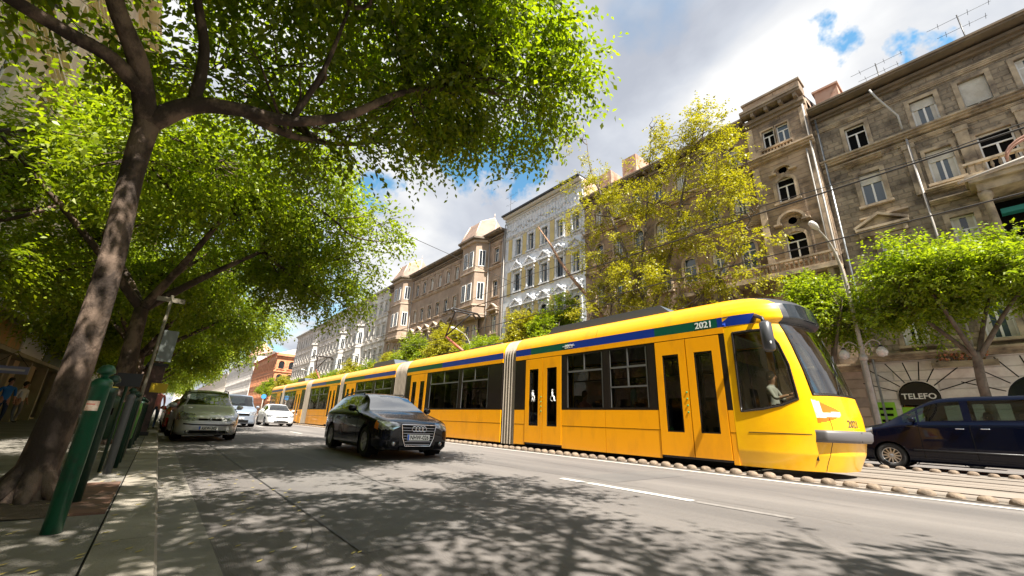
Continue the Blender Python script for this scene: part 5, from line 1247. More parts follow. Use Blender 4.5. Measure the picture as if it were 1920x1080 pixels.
hatch('silver car parked farther back along the left kerb', gy, 1.1, 34.2)
hatch('black car parked far back along the left kerb', bl, 1.1, 40.0)
hatch('distant dark car following the white one', dk, 6.4, 47)
hatch('distant white car far down the traffic lane', wp, 4.0, 62)
hatch('distant silver car in the far middle of the road', gy, 6.6, 76)
hatch('red car parked beyond, seen between tram nose and navy van', rp, 21.6, 4.75, R_(180))
hatch('grey car parked on the far side mostly hidden behind the dark blue van', gy, 21.6, -0.9, R_(180))
# --- silver blue van in the middle lane
SV = dict(L=4.7, zb=.2, R=.33, wheels=(.85, 3.75), rw=.72, spokes=6, step=.06,
    top=[(0, .72), (.05, .85), (.4, 1.05), (.8, 1.18), (1.1, 1.4), (1.6, 1.78), (1.9, 1.88), (3, 1.92), (4.4, 1.9), (4.6, 1.7), (4.7, 1.2)],
    sh=[(0, .66), (.05, .78), (.4, .98), (.8, 1.08), (4.4, 1.12), (4.7, 1.0)],
    hw=[(0, .68), (.04, .78), (.2, .88), (.6, .93), (4.3, .94), (4.7, .86)],
    screen=(.85, 1.7), rear=(4.5, 4.66), side=[(1.15, 2.0), (2.1, 3.2), (3.3, 4.3)], doors=(1.05, 2.05, 3.25), handles=(1.8,), seat=2.1, mirror=.4,
    lamp=(.4, lambda y: .66+.1*y, lambda y: .86+.2*y, .5, 1.2))
t, _, _ = car('van', 'blue grey passenger van driving behind the silver olive parked car', 'van', SV, sv)
m = MB(); m.box(-.5, .5, -.012, .05, .66, .8); m.box(-.5, .5, -.01, .05, .26, .42); t.part('grille', m, M_under); plate(t, 'LMN-460', lambda x, y, z: (x, -.03-z, .52+y)); place_car(t, 3.75, 29.5)
# --- dark blue van on the far side, nose to the left
nb = paintm('navy_van_paint', (.001, .0022, .010), .0, .25, .4, .1)
SN = dict(L=4.9, zb=.2, R=.335, wheels=(.8, 4.0), rw=.74, spokes=12, step=.05, glass=glass('van_glass', (.40, .50, .45), .06),
    top=[(0, .80), (.05, .92), (.35, 1.10), (.8, 1.24), (1.1, 1.42), (1.7, 1.78), (2.05, 1.90), (3, 1.95), (4.6, 1.92), (4.8, 1.7), (4.9, 1.2)],
    sh=[(0, .72), (.05, .84), (.35, 1.02), (.8, 1.12), (1.2, 1.2), (4.6, 1.24), (4.9, 1.1)],
    hw=[(0, .70), (.04, .80), (.2, .89), (.6, .94), (4.5, .95), (4.9, .88)],
    screen=(.9, 1.85), rear=(4.7, 4.86), side=[(1.2, 1.5), (1.56, 2.42), (2.56, 3.7), (3.8, 4.6)], doors=(1.5, 2.48, 3.75), handles=(2.2, 2.65), seat=2.4, mirror=.55, handlem=M_chrome,
    lamp=(.5, lambda y: .78+.1*y, lambda y: .98+.2*y, .5, 1.2))
t, _, _ = car('van', 'dark navy passenger van beside the tram nose at the right edge', 'van', SN, nb)
for sgn in (1, -1): t.part('side_moulding', MB().tube([(sgn*.955, 1.3, .52), (sgn*.96, 3.7, .52)], .022, 6), M_dark)
place_car(t, 17.15, 3.45, R_(180)); t.o.location.z = .16
person('driver of the dark blue van in a teal shirt with one arm at the wheel', (16.75, .62, .33), R_(180), M_teal, M_jean, 'sit')
m = MB()
# ================================================================ trees
rng = np.random.default_rng(11)
M_bark = mat('plane_bark', (0.04, 0.027, 0.02), 0.9, c2=(0.165, 0.115, 0.085), sc=3.4, det=10, lo=.47, hi=.60, bump=1.0, bsc=22, stretch=(1, 1, .6))
M_bark2 = mat('grey_bark', (0.16, 0.13, 0.10), 0.9, c2=(0.08, 0.06, 0.045), sc=3, bump=.8, bsc=14)
M_leaf = leafmat('leaf_green', (0.03, 0.07, 0.005), (0.22, 0.26, 0.012), (2.1, 2.2, .5), .55)
M_leafy = leafmat('leaf_yellow_green', (0.15, 0.155, 0.008), (0.48, 0.44, 0.03), (1.35, 1.35, .5), .42)
M_leafr = leafmat('leaf_fresh_green_sunlit', (0.055, 0.115, 0.007), (0.32, 0.37, 0.022), (1.7, 1.75, .5), .5)  # in the left row, sunlit brightness of the farther crowns is in the tone
def leaves(blobs, ntw, leaf, tw_len=.7, per=10, droop=.5, shell=.55):
    """blobs: (cx,cy,cz, rx,ry,rz, weight); ntw twigs in all, each with `per` leaves"""
    B = np.array(blobs, float); w = B[:, 6]*B[:, 3]*B[:, 4]*B[:, 5]; w = np.maximum(w, 0); w /= w.sum()
    idx = rng.choice(len(B), ntw, p=w); b = B[idx]
    d = rng.normal(size=(ntw, 3)); d /= np.linalg.norm(d, axis=1)[:, None]
    r = rng.random(ntw)**(1/3); r = np.where(rng.random(ntw) < shell, .75+.25*rng.random(ntw), r)
    P0 = b[:, :3]+d*r[:, None]*b[:, 3:6]
    ncl = max(1, ntw//13); k = rng.integers(0, ncl, ntw); P0 = P0[k]+rng.normal(size=(ntw, 3))*np.array([.2, .2, .14])*(leaf/.1)**.5; b = b[k]; d = d[k]; C0 = P0.copy(); DD = b[:, :3]-C0
    dr = d*.8+rng.normal(size=(ntw, 3))*.45; dr[:, 2] -= droop*rng.random(ntw); dr /= np.linalg.norm(dr, axis=1)[:, None]
    L = tw_len*(.6+.7*rng.random(ntw))
    t = np.linspace(.1, 1, per)[None, :, None]
    P = P0[:, None, :]+dr[:, None, :]*L[:, None, None]*t; P[:, :, 2] -= (t[:, :, 0]**2)*L[:, None]*droop*.35
    side = np.where(np.arange(per) % 2, 1., -1.)[None, :, None]
    s = np.cross(dr, np.array([0, 0, 1.])); s /= (np.linalg.norm(s, axis=1)[:, None]+1e-6)
    D = dr[:, None, :]*.55+s[:, None, :]*side*.8+rng.normal(size=P.shape)*.38; D[:, :, 2] -= .25; D /= np.linalg.norm(D, axis=2)[:, :, None]
    P = P.reshape(-1, 3); D = D.reshape(-1, 3); N = len(P)
    U = np.cross(D, rng.normal(size=(N, 3))*.6+np.array([0, 0, 1.])); U /= (np.linalg.norm(U, axis=1)[:, None]+1e-6)
    Nn = np.cross(U, D); l = leaf*(.65+.6*rng.random(N))[:, None]; wd = l*.27
    a = P; c = P+D*l-Nn*l*.12; q1 = P+D*l*.45+U*wd+Nn*l*.06; q2 = P+D*l*.45-U*wd+Nn*l*.06
    V = np.stack([a, q1, c, q2], 1).reshape(-1, 3)
    return V, (C0[::11], DD[::11])
def crown_mesh(name, V, material):
    N = len(V)//4; me = bpy.data.meshes.new(name); me.vertices.add(len(V)); me.vertices.foreach_set('co', V.astype(np.float32).ravel())
    me.loops.add(N*4); me.loops.foreach_set('vertex_index', np.arange(N*4, dtype=np.int32)); me.polygons.add(N)
    me.polygons.foreach_set('loop_start', np.arange(0, N*4, 4, dtype=np.int32)); me.polygons.foreach_set('loop_total', np.full(N, 4, dtype=np.int32))
    me.materials.append(material); me.update(); me.validate()
    return me
def wob(p0, p1, n, amp):
    p0, p1 = Vector(p0), Vector(p1); out = []
    for i in range(n+1):
        t = i/n; q = p0.lerp(p1, t)
        if 0 < i < n: q += Vector([random.gauss(0, amp) for _ in range(3)])
        out.append(q)
    return catmull3(out, 3)
def tree(label, at, trunk, limbs, blobs, ntw, leaf, mleaf, bark=None, group=None, tw=.7, per=10, droop=.5, nb=3, shell=.55, name='street_tree', origin=(0, 0, 0)):
    """trunk/limbs: (points, radii) in local coordinates of the tree base"""
    t = Thing(name, label, 'tree', at, group, local=True)
    m = MB(); P = catmull3(trunk[0], 6); n = len(P); rr = [interp(i/(n-1)*(len(trunk[1])-1), list(enumerate(trunk[1]))) for i in range(n)]
    m.tube(P, rr, 18)
    ends = [P[-1]]
    for pts, rad in limbs:
        Q = catmull3(pts, 5); k = len(Q); r2 = [interp(i/(k-1)*(len(rad)-1), list(enumerate(rad))) for i in range(k)]; m.tube(Q, r2, 10); ends += Q[k//3:]
    # secondary branches from the limbs into the leaf clumps
    for b in blobs:
        c = Vector(b[:3]); near = sorted(ends, key=lambda e: (e-c).length)[:3]
        for _ in range(nb):
            s_ = random.choice(near); tip = c+Vector([random.uniform(-.75, .75)*b[3+i] for i in range(3)])
            L = (tip-s_).length; m.tube(wob(s_, tip, 4, L*.05), [max(.012, .02+.012*L)*(1-.85*i/12) for i in range(13)], 5, False)
    V, (c0, dd) = leaves(blobs, ntw, leaf, tw, per, droop, shell)
    for a, b in zip(c0, dd):
        a = Vector(a); b = Vector(b); j = Vector([random.gauss(0, .1) for _ in range(3)]); m.tube([a-b.normalized()*.25, a+b*.35+j, a+b*.8], [.005, .01, .016], 3, False)
    t.part('trunk', m, bark or M_bark)
    o = bpy.data.objects.new('crown', crown_mesh('crown', V, mleaf)); COL.objects.link(o); o.parent = t.o
    return t
GL = 'street trees in a row along the left pavement'
# --- the big near tree (base at x -0.7, y 6)
def T1(x, y, z): return (x+.75, y-6, z-.1)
tr = ([T1(-.78, 6, .0), T1(-.74, 6, .35), T1(-.72, 6, 1.2), T1(-.76, 6, 2.4), T1(-.86, 6.0, 3.5), T1(-.9, 6, 4.3)], [.24, .15, .125, .112, .108, .125])
lim = [([T1(-.9, 6, 4.2), T1(-1.1, 5.65, 4.72), T1(-1.4, 5.3, 5.15), T1(-1.75, 5.0, 6.1), T1(-2.0, 4.8, 7.8)], [.12, .10, .08, .06, .03]),
       ([T1(-.9, 6, 4.2), T1(-.55, 5.9, 4.6), T1(-.1, 5.8, 4.75), T1(.5, 5.7, 4.85), T1(1.2, 5.6, 5.3), T1(2.0, 5.5, 6.2), T1(3.2, 5.4, 7.0)], [.13, .105, .09, .078, .068, .05, .02]),
       ([T1(-.55, 5.9, 4.6), T1(-.6, 5.7, 5.3), T1(-.9, 5.4, 6.2), T1(-.8, 5.2, 7.4)], [.075, .06, .045, .02]),
       ([T1(-1.0, 5.8, 4.45), T1(-1.3, 5.6, 4.6), T1(-1.7, 5.45, 4.6), T1(-2.3, 5.2, 4.7), T1(-3.4, 4.9, 5.6)], [.09, .08, .07, .06, .03]),
       ([T1(.5, 5.7, 4.85), T1(.7, 5.3, 5.6), T1(.8, 5.0, 6.6)], [.05, .035, .02]),
       ([T1(-.1, 5.8, 4.75), T1(.6, 6.6, 5.2), T1(1.6, 7.4, 6.0), T1(2.4, 8.2, 7.0)], [.065, .05, .04, .015])]
bl1 = [T1(*c)+r for c, r in [((-.5, 5.2, 7.8), (1.6, 1.8, 1.2, 1)), ((1.6, 5.4, 8.0), (1.5, 1.8, 1.1, 1)), ((3.2, 5.2, 7.6), (1.4, 1.7, 1.1, 1)), ((4.2, 5.0, 7.4), (1.0, 1.3, .9, 1.0)),
    ((4.2, 5.8, 7.2), (.8, .9, .6, 1.0)), ((3.5, 6.5, 7.5), (1.0, 1.1, .7, 1)), ((2.2, 6.0, 6.6), (1.1, 1.2, .8, .7)), ((-2.2, 5.0, 7.4), (1.4, 1.6, 1.1, 1)), ((-3.6, 5.4, 6.6), (1.3, 1.5, 1.1, 1)),
    ((-2.6, 6.6, 6.0), (1.1, 1.2, .8, .8)), ((-4.2, 7.2, 5.6), (1.0, 1.4, .9, .8)), ((1.2, 7.6, 6.2), (1.2, 1.4, .8, .8)), ((2.2, 8.0, 7.2), (1.1, 1.2, .7, .9)), ((3.4, 7.9, 8.1), (.8, 1.0, .6, .8)), ((-.6, 7.8, 6.6), (1.3, 1.3, .9, .8)), ((.6, 4.0, 7.8), (1.6, 1.2, 1, .8)), ((2.6, 3.9, 8.2), (1.4, 1.1, .9, .8)), ((-2.4, 3.6, 7.6), (1.4, 1.1, 1, .7)), ((.2, 6.2, 6.0), (.8, .9, .6, .5)), ((-4.6, 4.6, 5.6), (1.0, 1.2, .9, 1)), ((-3.4, 3.4, 6.3), (1.1, 1.0, .9, .9)), ((-5.0, 6.4, 4.9), (.9, 1.2, .8, 1)), ((-4.6, 8.6, 4.6), (1.0, 1.2, .8, .9)), ((-1.6, 3.6, 7.0), (1.2, 1.0, .9, .8))]]
for k in range(7):
    a = k*.9+.3; lim.append(([(.0, 0, .35), (math.cos(a)*.19, math.sin(a)*.19, .08), (math.cos(a)*.36, math.sin(a)*.36, -.05)], [.09, .07, .03]))
tree('big street tree with forked mottled trunk leaning over the two nearest green bollards', (-.75, 6, .12), tr, lim, bl1, 9800, .122, M_leaf, group=GL, tw=.6, per=9, droop=.7, nb=4)
def row_tree(label, x, y, s, ntw, leaf, ml, seed, zc=6.2, hw_=4.2, grp=GL, extra=()):
    random.seed(seed)
    H = zc*.62
    tr = ([(0, 0, -.05), (.02, 0, .4), (.05, .05, 1.5), (.0, .0, H*.72), (-.05, .1, H)], [.34*s, .25*s, .2*s, .17*s, .15*s])
    lim = []; bl_ = []
    for k in range(5):
        a = k*2*math.pi/5+random.uniform(-.3, .3); r = hw_*random.uniform(.5, .72)
        e = Vector((math.cos(a)*r, math.sin(a)*r, zc+random.uniform(.2, 1.5)-.0)); mdl = Vector((math.cos(a)*r*.4, math.sin(a)*r*.4, H+(zc-H)*.55))
        lim.append(([(-.05, .1, H-.1), tuple(mdl), tuple(e)], [.12*s, .08*s, .03*s]))
    for k in range(17):
        a = k*2.4+random.uniform(-.3, .3); r = hw_*math.sqrt((k+.5)/17)*.86; z = zc+.2+(1-(r/hw_)**2)*1.9*random.uniform(.1, 1.1)-(.5 if r > hw_*.6 else 0)*random.random()
        bl_.append((math.cos(a)*r, math.sin(a)*r, z, random.uniform(.9, 1.4), random.uniform(.9, 1.4), random.uniform(.6, 1.0), 1))
    bl_ += [tuple(e)+(1,) for e in extra]
    return tree(label, (x, y, .12 if x < 10 else .2), tr, lim, bl_, ntw, leaf, ml, group=grp, nb=2, droop=.6, per=9, tw=.65)
row_tree('second street tree of the left row, its dark trunk behind the big near one', -.9, 14.2, 1.0, 10500, .13, M_leafr, 3, 5.5, 4.8, extra=((4.7, -2.9, 6.3, .8, .9, .7), (4.4, -1.8, 5.5, .8, .9, .6), (4.5, -.3, 4.6, .8, 1, .6), (3.6, -1.5, 6.4, 1.2, 1.2, .9), (2.6, -3, 7.0, 1.2, 1.2, .8), (3.4, 1, 5.4, 1.2, 1.2, .9), (-3.4, -.6, 3.7, 1.2, 1.2, .7), (-2.6, 1.5, 4.2, 1.2, 1.2, .7)))
row_tree('street tree shading the road beside the viewer, before the big forked one', -.8, -2.6, 1.1, 4300, .14, M_leaf, 5, 6.6, 4.8)
row_tree('street tree behind the viewer over the left kerb', -.8, -10.5, 1.1, 2600, .18, M_leaf, 8, 6.6, 4.9)
row_tree('third street tree of the left row with bright lime crown over the parked cars', -1.0, 22.0, 1.0, 8500, .14, M_leafr, 6, 4.7, 4.8)
row_tree('fourth street tree of the left row, behind the sign pole', -1.0, 29.5, 1.0, 6500, .16, M_leafr, 7, 4.5, 4.6)
for i, (y, lab) in enumerate([(37, 'fifth street tree of the left row'), (45, 'sixth street tree of the left row'), (54, 'seventh street tree of the left row'), (64, 'eighth street tree of the left row, small with distance'), (76, 'far left street tree before the last one'), (92, 'farthest street tree of the left row')]):
    row_tree(lab, -1.0, y, .9, 3500 if i < 3 else 2200, .2, M_leafr, 20+i, 4.3, 4.4)
# --- right side: tall sparse tree
GR = 'street trees along the far pavement'
random.seed(31)
def TT(y, z, x=25.0): return (x-25.0, y-15.5, z-.2)
tr = ([TT(15.5, .2), TT(15.4, 2), TT(15.2, 5), TT(15.4, 8), TT(16, 11)], [.32, .26, .22, .2, .17])
lim = [([TT(16, 11), TT(17.4, 15), TT(18.8, 19), TT(20.2, 23), TT(20.6, 26.5)], [.15, .12, .09, .06, .02]), ([TT(15.4, 8), TT(13.6, 12), TT(12.3, 16), TT(11, 20.5), TT(10.3, 23)], [.15, .12, .09, .05, .02]),
       ([TT(15.2, 6.5), TT(11.5, 9), TT(9, 12), TT(7.5, 14)], [.12, .09, .05, .02]), ([TT(16, 11), TT(15.2, 15), TT(14.6, 19), TT(14, 23.5)], [.1, .08, .05, .02]), ([TT(15.2, 6.5), TT(17.5, 9.5), TT(19.5, 13), TT(21, 16.5)], [.12, .09, .05, .02])]
blT = []
for (y, z, r, w) in [(20.6, 26.0, .9, .5), (20.3, 24, 1.0, .5), (21.2, 21.5, 1.1, .7), (19.2, 21.5, 1.2, .7), (17.6, 20, 1.5, .9), (19.4, 17.8, 1.5, 1), (21.0, 18.0, 1.1, .6), (16, 18, 1.5, 1), (13.2, 23.2, .9, .6), (12.5, 21.5, 1.4, .9), (10.3, 21.8, 1.3, 1), (9.3, 20.2, 1.2, 1), (11.2, 19.2, 1.6, 1), (14.2, 20, 1.4, .9), (13.5, 16.8, 1.6, 1), (10, 16.8, 1.5, 1), (8.4, 17.6, .9, .8), (8.7, 14.6, 1.3, 1), (11.5, 13.6, 1.7, 1.1), (8, 12, 1.2, 1.1), (14.8, 13.8, 1.6, .9), (17.8, 14.2, 1.6, 1), (20.2, 14.5, 1.3, .7), (18.8, 11.2, 1.6, 1), (15.6, 10.8, 1.6, 1), (12.6, 10.2, 1.7, 1.2), (9.6, 10.4, 1.5, 1.1), (7.7, 9.7, .9, .9), (10.5, 8, 1.4, 1), (16.8, 8.3, 1.6, 1.1), (13.6, 7.6, 1.5, 1), (20, 9, 1.2, .8), (12, 5.5, 1.5, .6), (17, 5.5, 1.4, .6)]:
    blT.append(TT(y, z, 25+random.uniform(-1.2, 1.0))+(r*1.15, r, r*.8, w))
tree('tall sparse yellow green street tree in front of the peeling brown house', (25, 15.5, .2), tr, lim, blT, 4900, .19, M_leafy, M_bark2, GR, tw=.75, per=8, droop=.25, nb=3, shell=.35)
def bushy(label, y, zlo, zhi, ry, ntw, leaf, ml, seed, x=25.0, rx=2.2, nbl=16, trr=.17):
    random.seed(seed); H = zlo
    tr = ([(0, 0, -.05), (.03, .05, 1), (-.05, .1, H*.7), (0, 0, H+.3)], [trr*1.3, trr, trr*.9, trr*.8])
    lim = []; bs = []
    for k in range(5):
        a = k*1.3+random.random(); lim.append(([(0, 0, H), (math.cos(a)*rx*.3, math.sin(a)*ry*.35, H+(zhi-H)*.35), (math.cos(a)*rx*.65, math.sin(a)*ry*.7, H+(zhi-H)*.62)], [trr*.6, trr*.4, .03]))
    for k in range(nbl):
        a = k*2.4+random.uniform(-.4, .4); r = math.sqrt((k+.5)/nbl)*random.uniform(.6, 1.0); z = zlo+(zhi-zlo)*(.25+.6*(1-r*r)*random.uniform(.3, 1.05)+.12*random.random())
        bs.append((math.cos(a)*r*rx, math.sin(a)*r*ry, z, rx*random.uniform(.2, .42), ry*random.uniform(.18, .36), (zhi-zlo)*random.uniform(.1, .2), 1))
    return tree(label, (x, y, .2), tr, lim, bs, ntw, leaf, ml, M_bark2, GR, tw=.55, per=8, droop=.25, nb=2, name='street_tree')
bushy('dense fresh green street tree with slim trunk behind the dark blue van', .7, 3.9, 9.6, 3.6, 5200, .17, M_leafr, 41, nbl=24, rx=2.4)
bushy('small fresh green street tree between the tram nose and the lamp post', 5.6, 3.4, 8.9, 1.9, 2600, .16, M_leafr, 42, rx=1.7)
labs = ['low green street tree whose crown shows over the tram roof box', 'low street tree left of the bare leaning trunk', 'low street tree in front of the brown turreted house, nearest one', 'low street tree behind the first pantograph', 'low street tree in front of the second polygonal bay', 'low street tree where the brown house ends', 'low far street tree before the pale grey house', 'low far street tree over the middle tram sections', 'far street tree beside the second pantograph', 'far street tree past the second pantograph', 'far street tree before the crossing', 'far street tree at the rear end of the tram', 'farthest street tree of the far pavement, under the orange palace']
for i, (y, zt) in enumerate([(24.6, 11.6), (28.3, 10.8), (35.5, 9.8), (43.5, 12.2), (51, 11.4), (58, 10.4), (66, 10.2), (75, 9.8), (86, 9.6), (98, 9.8), (112, 9.6), (130, 10.8), (152, 11.4)]):
    bushy(labs[i], y, 4.4, zt, 3.8 if i not in (0, 1) else 2.1, 3200 if i < 6 else 2000, .2 if i < 6 else .26, [M_leafr, M_leafy][i % 2], 50+i, nbl=13)
t = Thing('bare_trunk', 'bare brown leaning trunk with a broken tip beside the tall sparse tree', 'tree', (25.2, 17.0, .2))
m = MB(); P = catmull3([(25.2, 17, .2), (25.2, 17.6, 4), (25.1, 19.6, 9.2), (25.0, 22.6, 13.2), (24.9, 24.3, 15.6)], 6); m.tube(P, [.24-.006*i for i in range(len(P))], 9)
m.tube([(24.95, 23.9, 15.0), (24.9, 25.2, 17.2), (24.9, 26.9, 19.6)], [.13, .1, .07], 8); m.tube([(25.0, 22.8, 13.6), (24.9, 24.6, 16.2)], [.06, .03], 6)
t.part('trunk', m, mat('bare_trunk_brown', (.30, .18, .11), .9, c2=(.16, .1, .07), sc=3))
# ================================================================ street furniture, left pavement
M_bg = mat('bollard_green', (0.004, 0.10, 0.045), 0.4, c2=(0.02, 0.06, 0.035), sc=14, det=8, lo=.5, hi=.72, bump=.15, bsc=40, coat=.25); M_bd = mat('bollard_dark', (0.006, 0.035, 0.020), 0.45, c2=(.03, .045, .03), sc=18, lo=.55, hi=.7); M_bgr = mat('post_grey', (0.09, 0.10, 0.105), 0.45)
def bollard(label, x, y, H, r, m_, ball=True, group='bollards along the left kerb', tilt=0):
    t = Thing('bollard', label, 'bollard', (x, y, .12), group, local=True)
    k = H-r*2.1
    t.part('post', MB().lathe([(r, 0), (r, k-.06), (r*1.12, k-.055), (r*1.12, k-.02), (r*.9, k), (r*.5, k+.012)], seg=20), m_)
    if ball: t.part('ball_top', MB().lathe([(r*.42, k), (r*.42, k+.03), (r*.8, k+.045), (r*1.02, k+r*.9), (r*.95, k+r*1.4), (r*.6, k+r*1.95), (0, k+r*2.1)], seg=20), M_bd if m_ is not M_bg else M_bg)
    t.o.rotation_euler = (0, tilt, 0); return t
b = bollard('nearest green ball top bollard with a pale sticker, in front of the big tree', -.37, 4.42, 1.14, .054, M_bg)
m = MB(); m.grid([[(.0555*math.cos(a), .0555*math.sin(a), z) for a in [R_(-150+q*8) for q in range(12)]] for z in (.80, .87)]); b.part('sticker', m, mat('sticker', (.6, .5, .4), .6, c2=(.4, .25, .18), sc=20))
m = MB(); m.grid([[(.056*math.cos(a), .056*math.sin(a), z) for a in [R_(-142+q*8) for q in range(8)]] for z in (.842, .85)]); b.part('sticker_print', m, mat('sticker_red', (.45, .08, .06), .6))
b = bollard('second green ball top bollard with a yellow collar, right of the big trunk', -.40, 5.62, 1.13, .055, M_bd); 
b.part('yellow_collar', MB().lathe([(.045, .985), (.052, .99), (.052, 1.015), (.045, 1.02)], seg=16), mat('collar_yellow', (.55, .4, .05), .5))
bollard('plain grey post with small round top after the two green bollards', -.33, 7.9, 1.1, .045, M_bgr)
for y, lab in ((8.6, 'slim dark post right behind the grey one'), (9.35, 'dark green bollard just before the litter bin'), (12.6, 'dark bollard beyond the litter bin'), (13.9, 'dark bollard one place past the bin'), (15.4, 'dark bollard beside the sign pole'), (17.0, 'small dark bollard level with the parked silver car'), (19.0, 'farthest small dark bollard of the left kerb')):
    bollard(lab, -.31, y, 1.08, .05, M_bd)
t = Thing('litter_bin', 'dark green rounded litter bin hanging on a post behind the second bollard', 'litter bin', (-.62, 9.0, .12), local=True)
t.part('bin_body', MB().lathe([(.12, .36), (.17, .42), (.18, .8), (.17, .93), (.10, 1.0), (0, 1.01)], (0, 0, 0), seg=18), mat('bin_green', (.01, .045, .02), .4)); t.part('post', MB().tube([(.0, .19, 0), (.0, .19, 1.0)], .025, 8), M_bd)
m = MB(); m.box(-.1, .1, -.185, -.17, .72, .82); t.part('opening', m, M_under)
t = Thing('litter_bin', 'bright green litter bin farther along the kerb between dark bollards', 'litter bin', (-.42, 11.2, .12), local=True)
t.part('bin_body', MB().lathe([(.10, .22), (.15, .28), (.17, .8), (.16, .92), (0, .98)], (0, 0, 0), seg=18), mat('bin_bright_green', (.05, .22, .02), .4)); t.part('post', MB().tube([(.0, .17, 0), (.0, .17, 1.0)], .025, 8), M_bd)
t = Thing('parking_meter', 'small black sign plate on a post by the second bollard', 'sign', (-.42, 8.1, .12), local=True)
t.part('post', MB().tube([(0, 0, 0), (0, 0, 1.3)], .02, 8), M_bd); t.part('plate', MB().box(-.14, .14, -.02, .02, 1.12, 1.3), M_dark)
t = Thing('sign_pole', 'pale street pole carrying the grey back of a traffic sign above the left kerb', 'sign', (-.30, 10.4, .12), local=True)
t.part('pole', MB().tube([(0, 0, 0), (0, 0, 3.0)], .028, 10), mat('pole_beige', (.2, .175, .13), .6)); t.part('sign_back', MB().box(.04, .27, -.03, -.01, 1.7, 2.3), mat('sign_back_grey', (.16, .18, .17), .5)); 
t.part('cross_arm', MB().box(-.22, .22, -.02, .02, 2.86, 2.95), MATS['pole_beige'])
t = Thing('kiosk_column', 'dark advertising column with a small yellow sign past the bollards', 'kiosk', (-.35, 18.6, .12), local=True)
t.part('column', MB().box(-.22, .22, -.3, .3, 0, 2.2), mat('kiosk_dark', (.05, .025, .02), .5, c2=(.12, .06, .05), sc=5)); t.part('yellow_sign', MB().box(-.02, .42, -.34, -.31, 1.35, 1.65), mat('sign_yellow', (.7, .5, .02), .5)); t.part('plinth', MB().box(-.28, .28, -.36, .36, 0, .12), M_dark); t.part('cap', MB().box(-.28, .28, -.36, .36, 2.2, 2.3), M_dark)
t = single('tree_pit_edge', MB().box(-.42, -.14, 5.0, 6.9, .10, .135).box(-1.5, -1.2, 5.0, 6.9, .10, .13), mat('rust_edge', (.18, .09, .06), .8, c2=(.08, .05, .035), sc=4), 'low brown edging of the planting pit round the big tree', 'tree pit', (-.6, 6, .1))
m = MB(); n_ = 0
for k in range(160):
    x, y = random.uniform(-1.3, .1), random.uniform(2.2, 12); m.quad((x, y, .126), (x+.03, y+.01, .128), (x+.045, y+.035, .131), (x+.01, y+.025, .127))
for k in range(110):
    x, y = random.uniform(.2, 1.5), random.uniform(2.2, 12); z = roadz(x)+.008; m.quad((x, y, z), (x+.03, y+.01, z+.002), (x+.045, y+.035, z+.004), (x+.01, y+.025, z))
struct('soil', MB().grid([[(x, y, .1225+random.uniform(0, .012)) for x in np.linspace(-1.22, -.42, 9)] for y in np.linspace(5.0, 6.9, 14)]), mat('soil', (.07, .05, .035), .95, c2=(.14, .1, .07), sc=8, bump=1, bsc=40))
tag(m.build('fallen_leaves', mat('fallen_leaf', (.4, .32, .08), .7)), kind='stuff')
# people on the left pavement
person('person in a bright blue top at the left edge outside the shops', (-4.75, 25.6, .12), R_(30), M_bluec, M_jean)
person('person in a pink top walking past the dark advertising column', (-.1, 24.6, .12), R_(10), M_pink, M_jean, skirt=False)
person('person in white standing in the shop doorway on the left', (-4.9, 29.0, .12), R_(60), M_wht, M_grey)
t = single('carrier_bag', MB().lathe([(.16, 0), (.22, .08), (.2, .3), (.08, .38), (0, .4)], (-3.75, 27.6, .12), seg=12), mat('bag_blue', (.05, .25, .42), .5), 'light blue bag standing on the pavement by the shops', 'bag', (-3.75, 27.6, .12))
# ================================================================ street lamps, wires
M_lp = mat('lamp_pole_grey', (.42, .39, .35), .55, c2=(.3, .28, .25), sc=4)
def lamp(label, X, Y, zt=9.6, reach=1.9, globes=True, r=.1):
    t = Thing('street_lamp', label, 'street lamp', (X, Y, .2), 'street lamps along the far pavement', local=True)
    P = catmull3([(0, 0, 0), (0, 0, zt*.55), (-.02, 0, zt*.8), (-.3, .05, zt*.93), (-.9, .15, zt*1.02), (-reach, .3, zt*1.07)], 5)
    t.part('pole', MB().tube(P, [r*1.2]+[r*(1-.6*i/len(P)) for i in range(1, len(P))], 10), M_lp)
    e = Vector((-reach, .3, zt*1.07)); m = MB(); m.tube([e+Vector((.15, 0, -.02)), e, e+Vector((-.3, .02, .04)), e+Vector((-.65, .05, .06)), e+Vector((-.72, .05, .05))], [.05, .1, .15, .13, .04], 10); t.part('lamp_head', m, mat('lamp_head', (.6, .58, .54), .4))
    if globes:
        for sg in (-1, 1):
            m = MB(); m.tube(catmull3([(0, 0, 4.3), (0, sg*.12, 4.75), (0, sg*.4, 5.0), (0, sg*.64, 4.9), (0, sg*.68, 4.66)], 4), .028, 6); a = t.part('lamp_arm', m, M_lp)
            t.part('globe', MB().lathe([(.06, .18), (.10, .14), (.2, .02), (.22, -.1), (.16, -.24), (0, -.3)], (0, sg*.68, 4.5), seg=16), mat('frosted_globe', (.62, .6, .56), .12, c2=(.4, .38, .35), sc=6, coat=.5), a)
            t.part('globe_cap', MB().lathe([(.09, 0), (.06, .08), (.02, .1)], (0, sg*.68, 4.66), seg=12), M_dark, a)
        m = MB(); m.lathe([(.13, 4.1), (.16, 4.2), (.13, 4.35)], seg=12); t.part('collar', m, M_lp)
    return t
lamp('tall grey street lamp with two globe lanterns between the tram nose and the green tree', 24.4, 4.15)
for i, (y, lab) in enumerate([(36.5, 'street lamp whose head shows over the tram near the brown turreted house'), (66, 'street lamp over the middle tram sections'), (98, 'far street lamp over the rear tram sections')]): lamp(lab, 24.4, y, 9.4, 1.9, False)
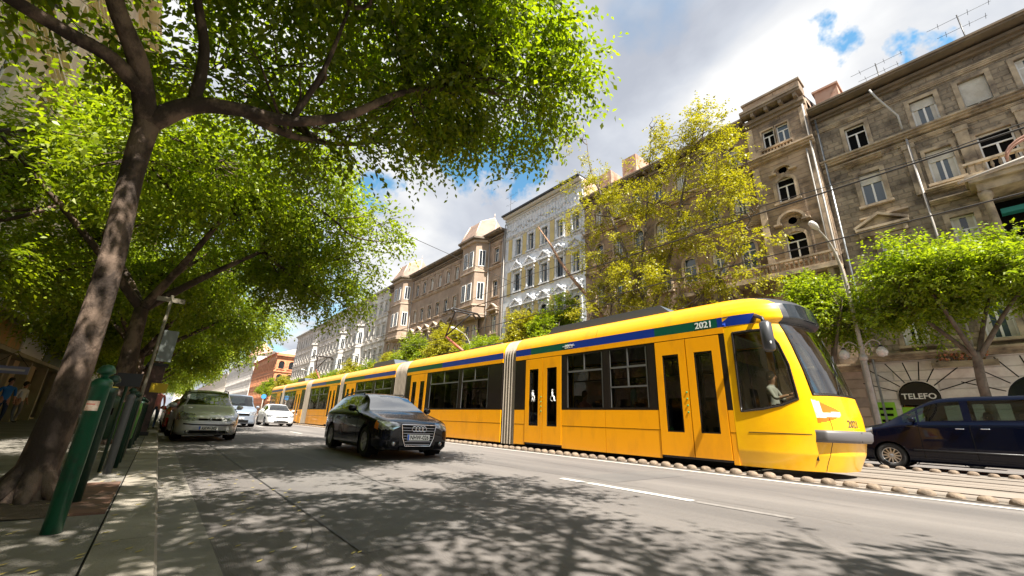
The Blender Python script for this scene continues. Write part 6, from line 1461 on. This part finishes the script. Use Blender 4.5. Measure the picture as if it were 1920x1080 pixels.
M_wire = mat('wire', (.03, .028, .028), .6)
def wire(label, pts, r=.018, name='overhead_wire', cat='wire', grp='overhead wires of the tram line'):
    m = MB(); m.tube(pts, r, 5, False); return single(name, m, M_wire, label, cat, pts[0], grp)
wire('contact wire above the near tram track', [(10.7, y, 6.3) for y in (-12, 0, 20, 60, 140, 260)], .02)
wire('contact wire above the far tram track', [(13.8, y, 6.3) for y in (-12, 0, 20, 60, 140, 260)], .02)
wire('carrier wire hung over the near contact wire', [(10.7, -12+k*6, 6.62+.28*math.cos(k*math.pi/2)) for k in range(0, 30)], .01)
for i, y in enumerate((13, 32, 50, 76)):
    wire(['nearest span wire crossing the street', 'third span wire across the street', 'fourth span wire across the street', 'fifth span wire across the street'][i], [(29.4, y, 9.6), (20, y, 7.6), (13.8, y, 6.8), (10.7, y, 6.75), (3, y, 7.6), (-5.5, y, 9.6)], .01)
wire('thin cable sloping over the white and yellow house', [(29.2, 20, 13.2), (24, 40, 11.6), (20, 70, 11)], .012)
t = Thing('wire_hanger', 'curved copper coloured hanger of the overhead wire at the upper right', 'wire hanger', (13.8, -.8, 7.2))
ang = [k*math.pi/10 for k in range(0, 8)]
for o_ in (0, .1):
    m = MB(); m.tube([(13.8+o_, -1.05+(-.55+o_)*(1-math.cos(a))*1.0, 7.25+.42*math.sin(a)-(o_*.5)) for a in ang], .028, 6); t.part('hoop', m, mat('copper_hoop', (.46, .26, .2), .45, .2))
m = MB(); m.tube([(13.8, -.2, 6.95), (13.8, -1.4, 7.12), (13.8, -2.4, 7.1)], [.03, .06, .05], 6); t.part('clamp', m, mat('clamp_grey', (.45, .42, .38), .5))
# traffic sign far ahead
t = Thing('traffic_sign', 'small round blue traffic sign by the tracks far down the street', 'sign', (8.4, 52, .16), local=True)
t.part('pole', MB().tube([(0, 0, 0), (0, 0, 2.6)], .04, 8), M_lp); t.part('disc', MB().lathe([(.25, -.02), (.25, .0), (0, .0)], (0, -.05, 2.5), 'y', 20), mat('sign_blue', (.05, .25, .55), .5))
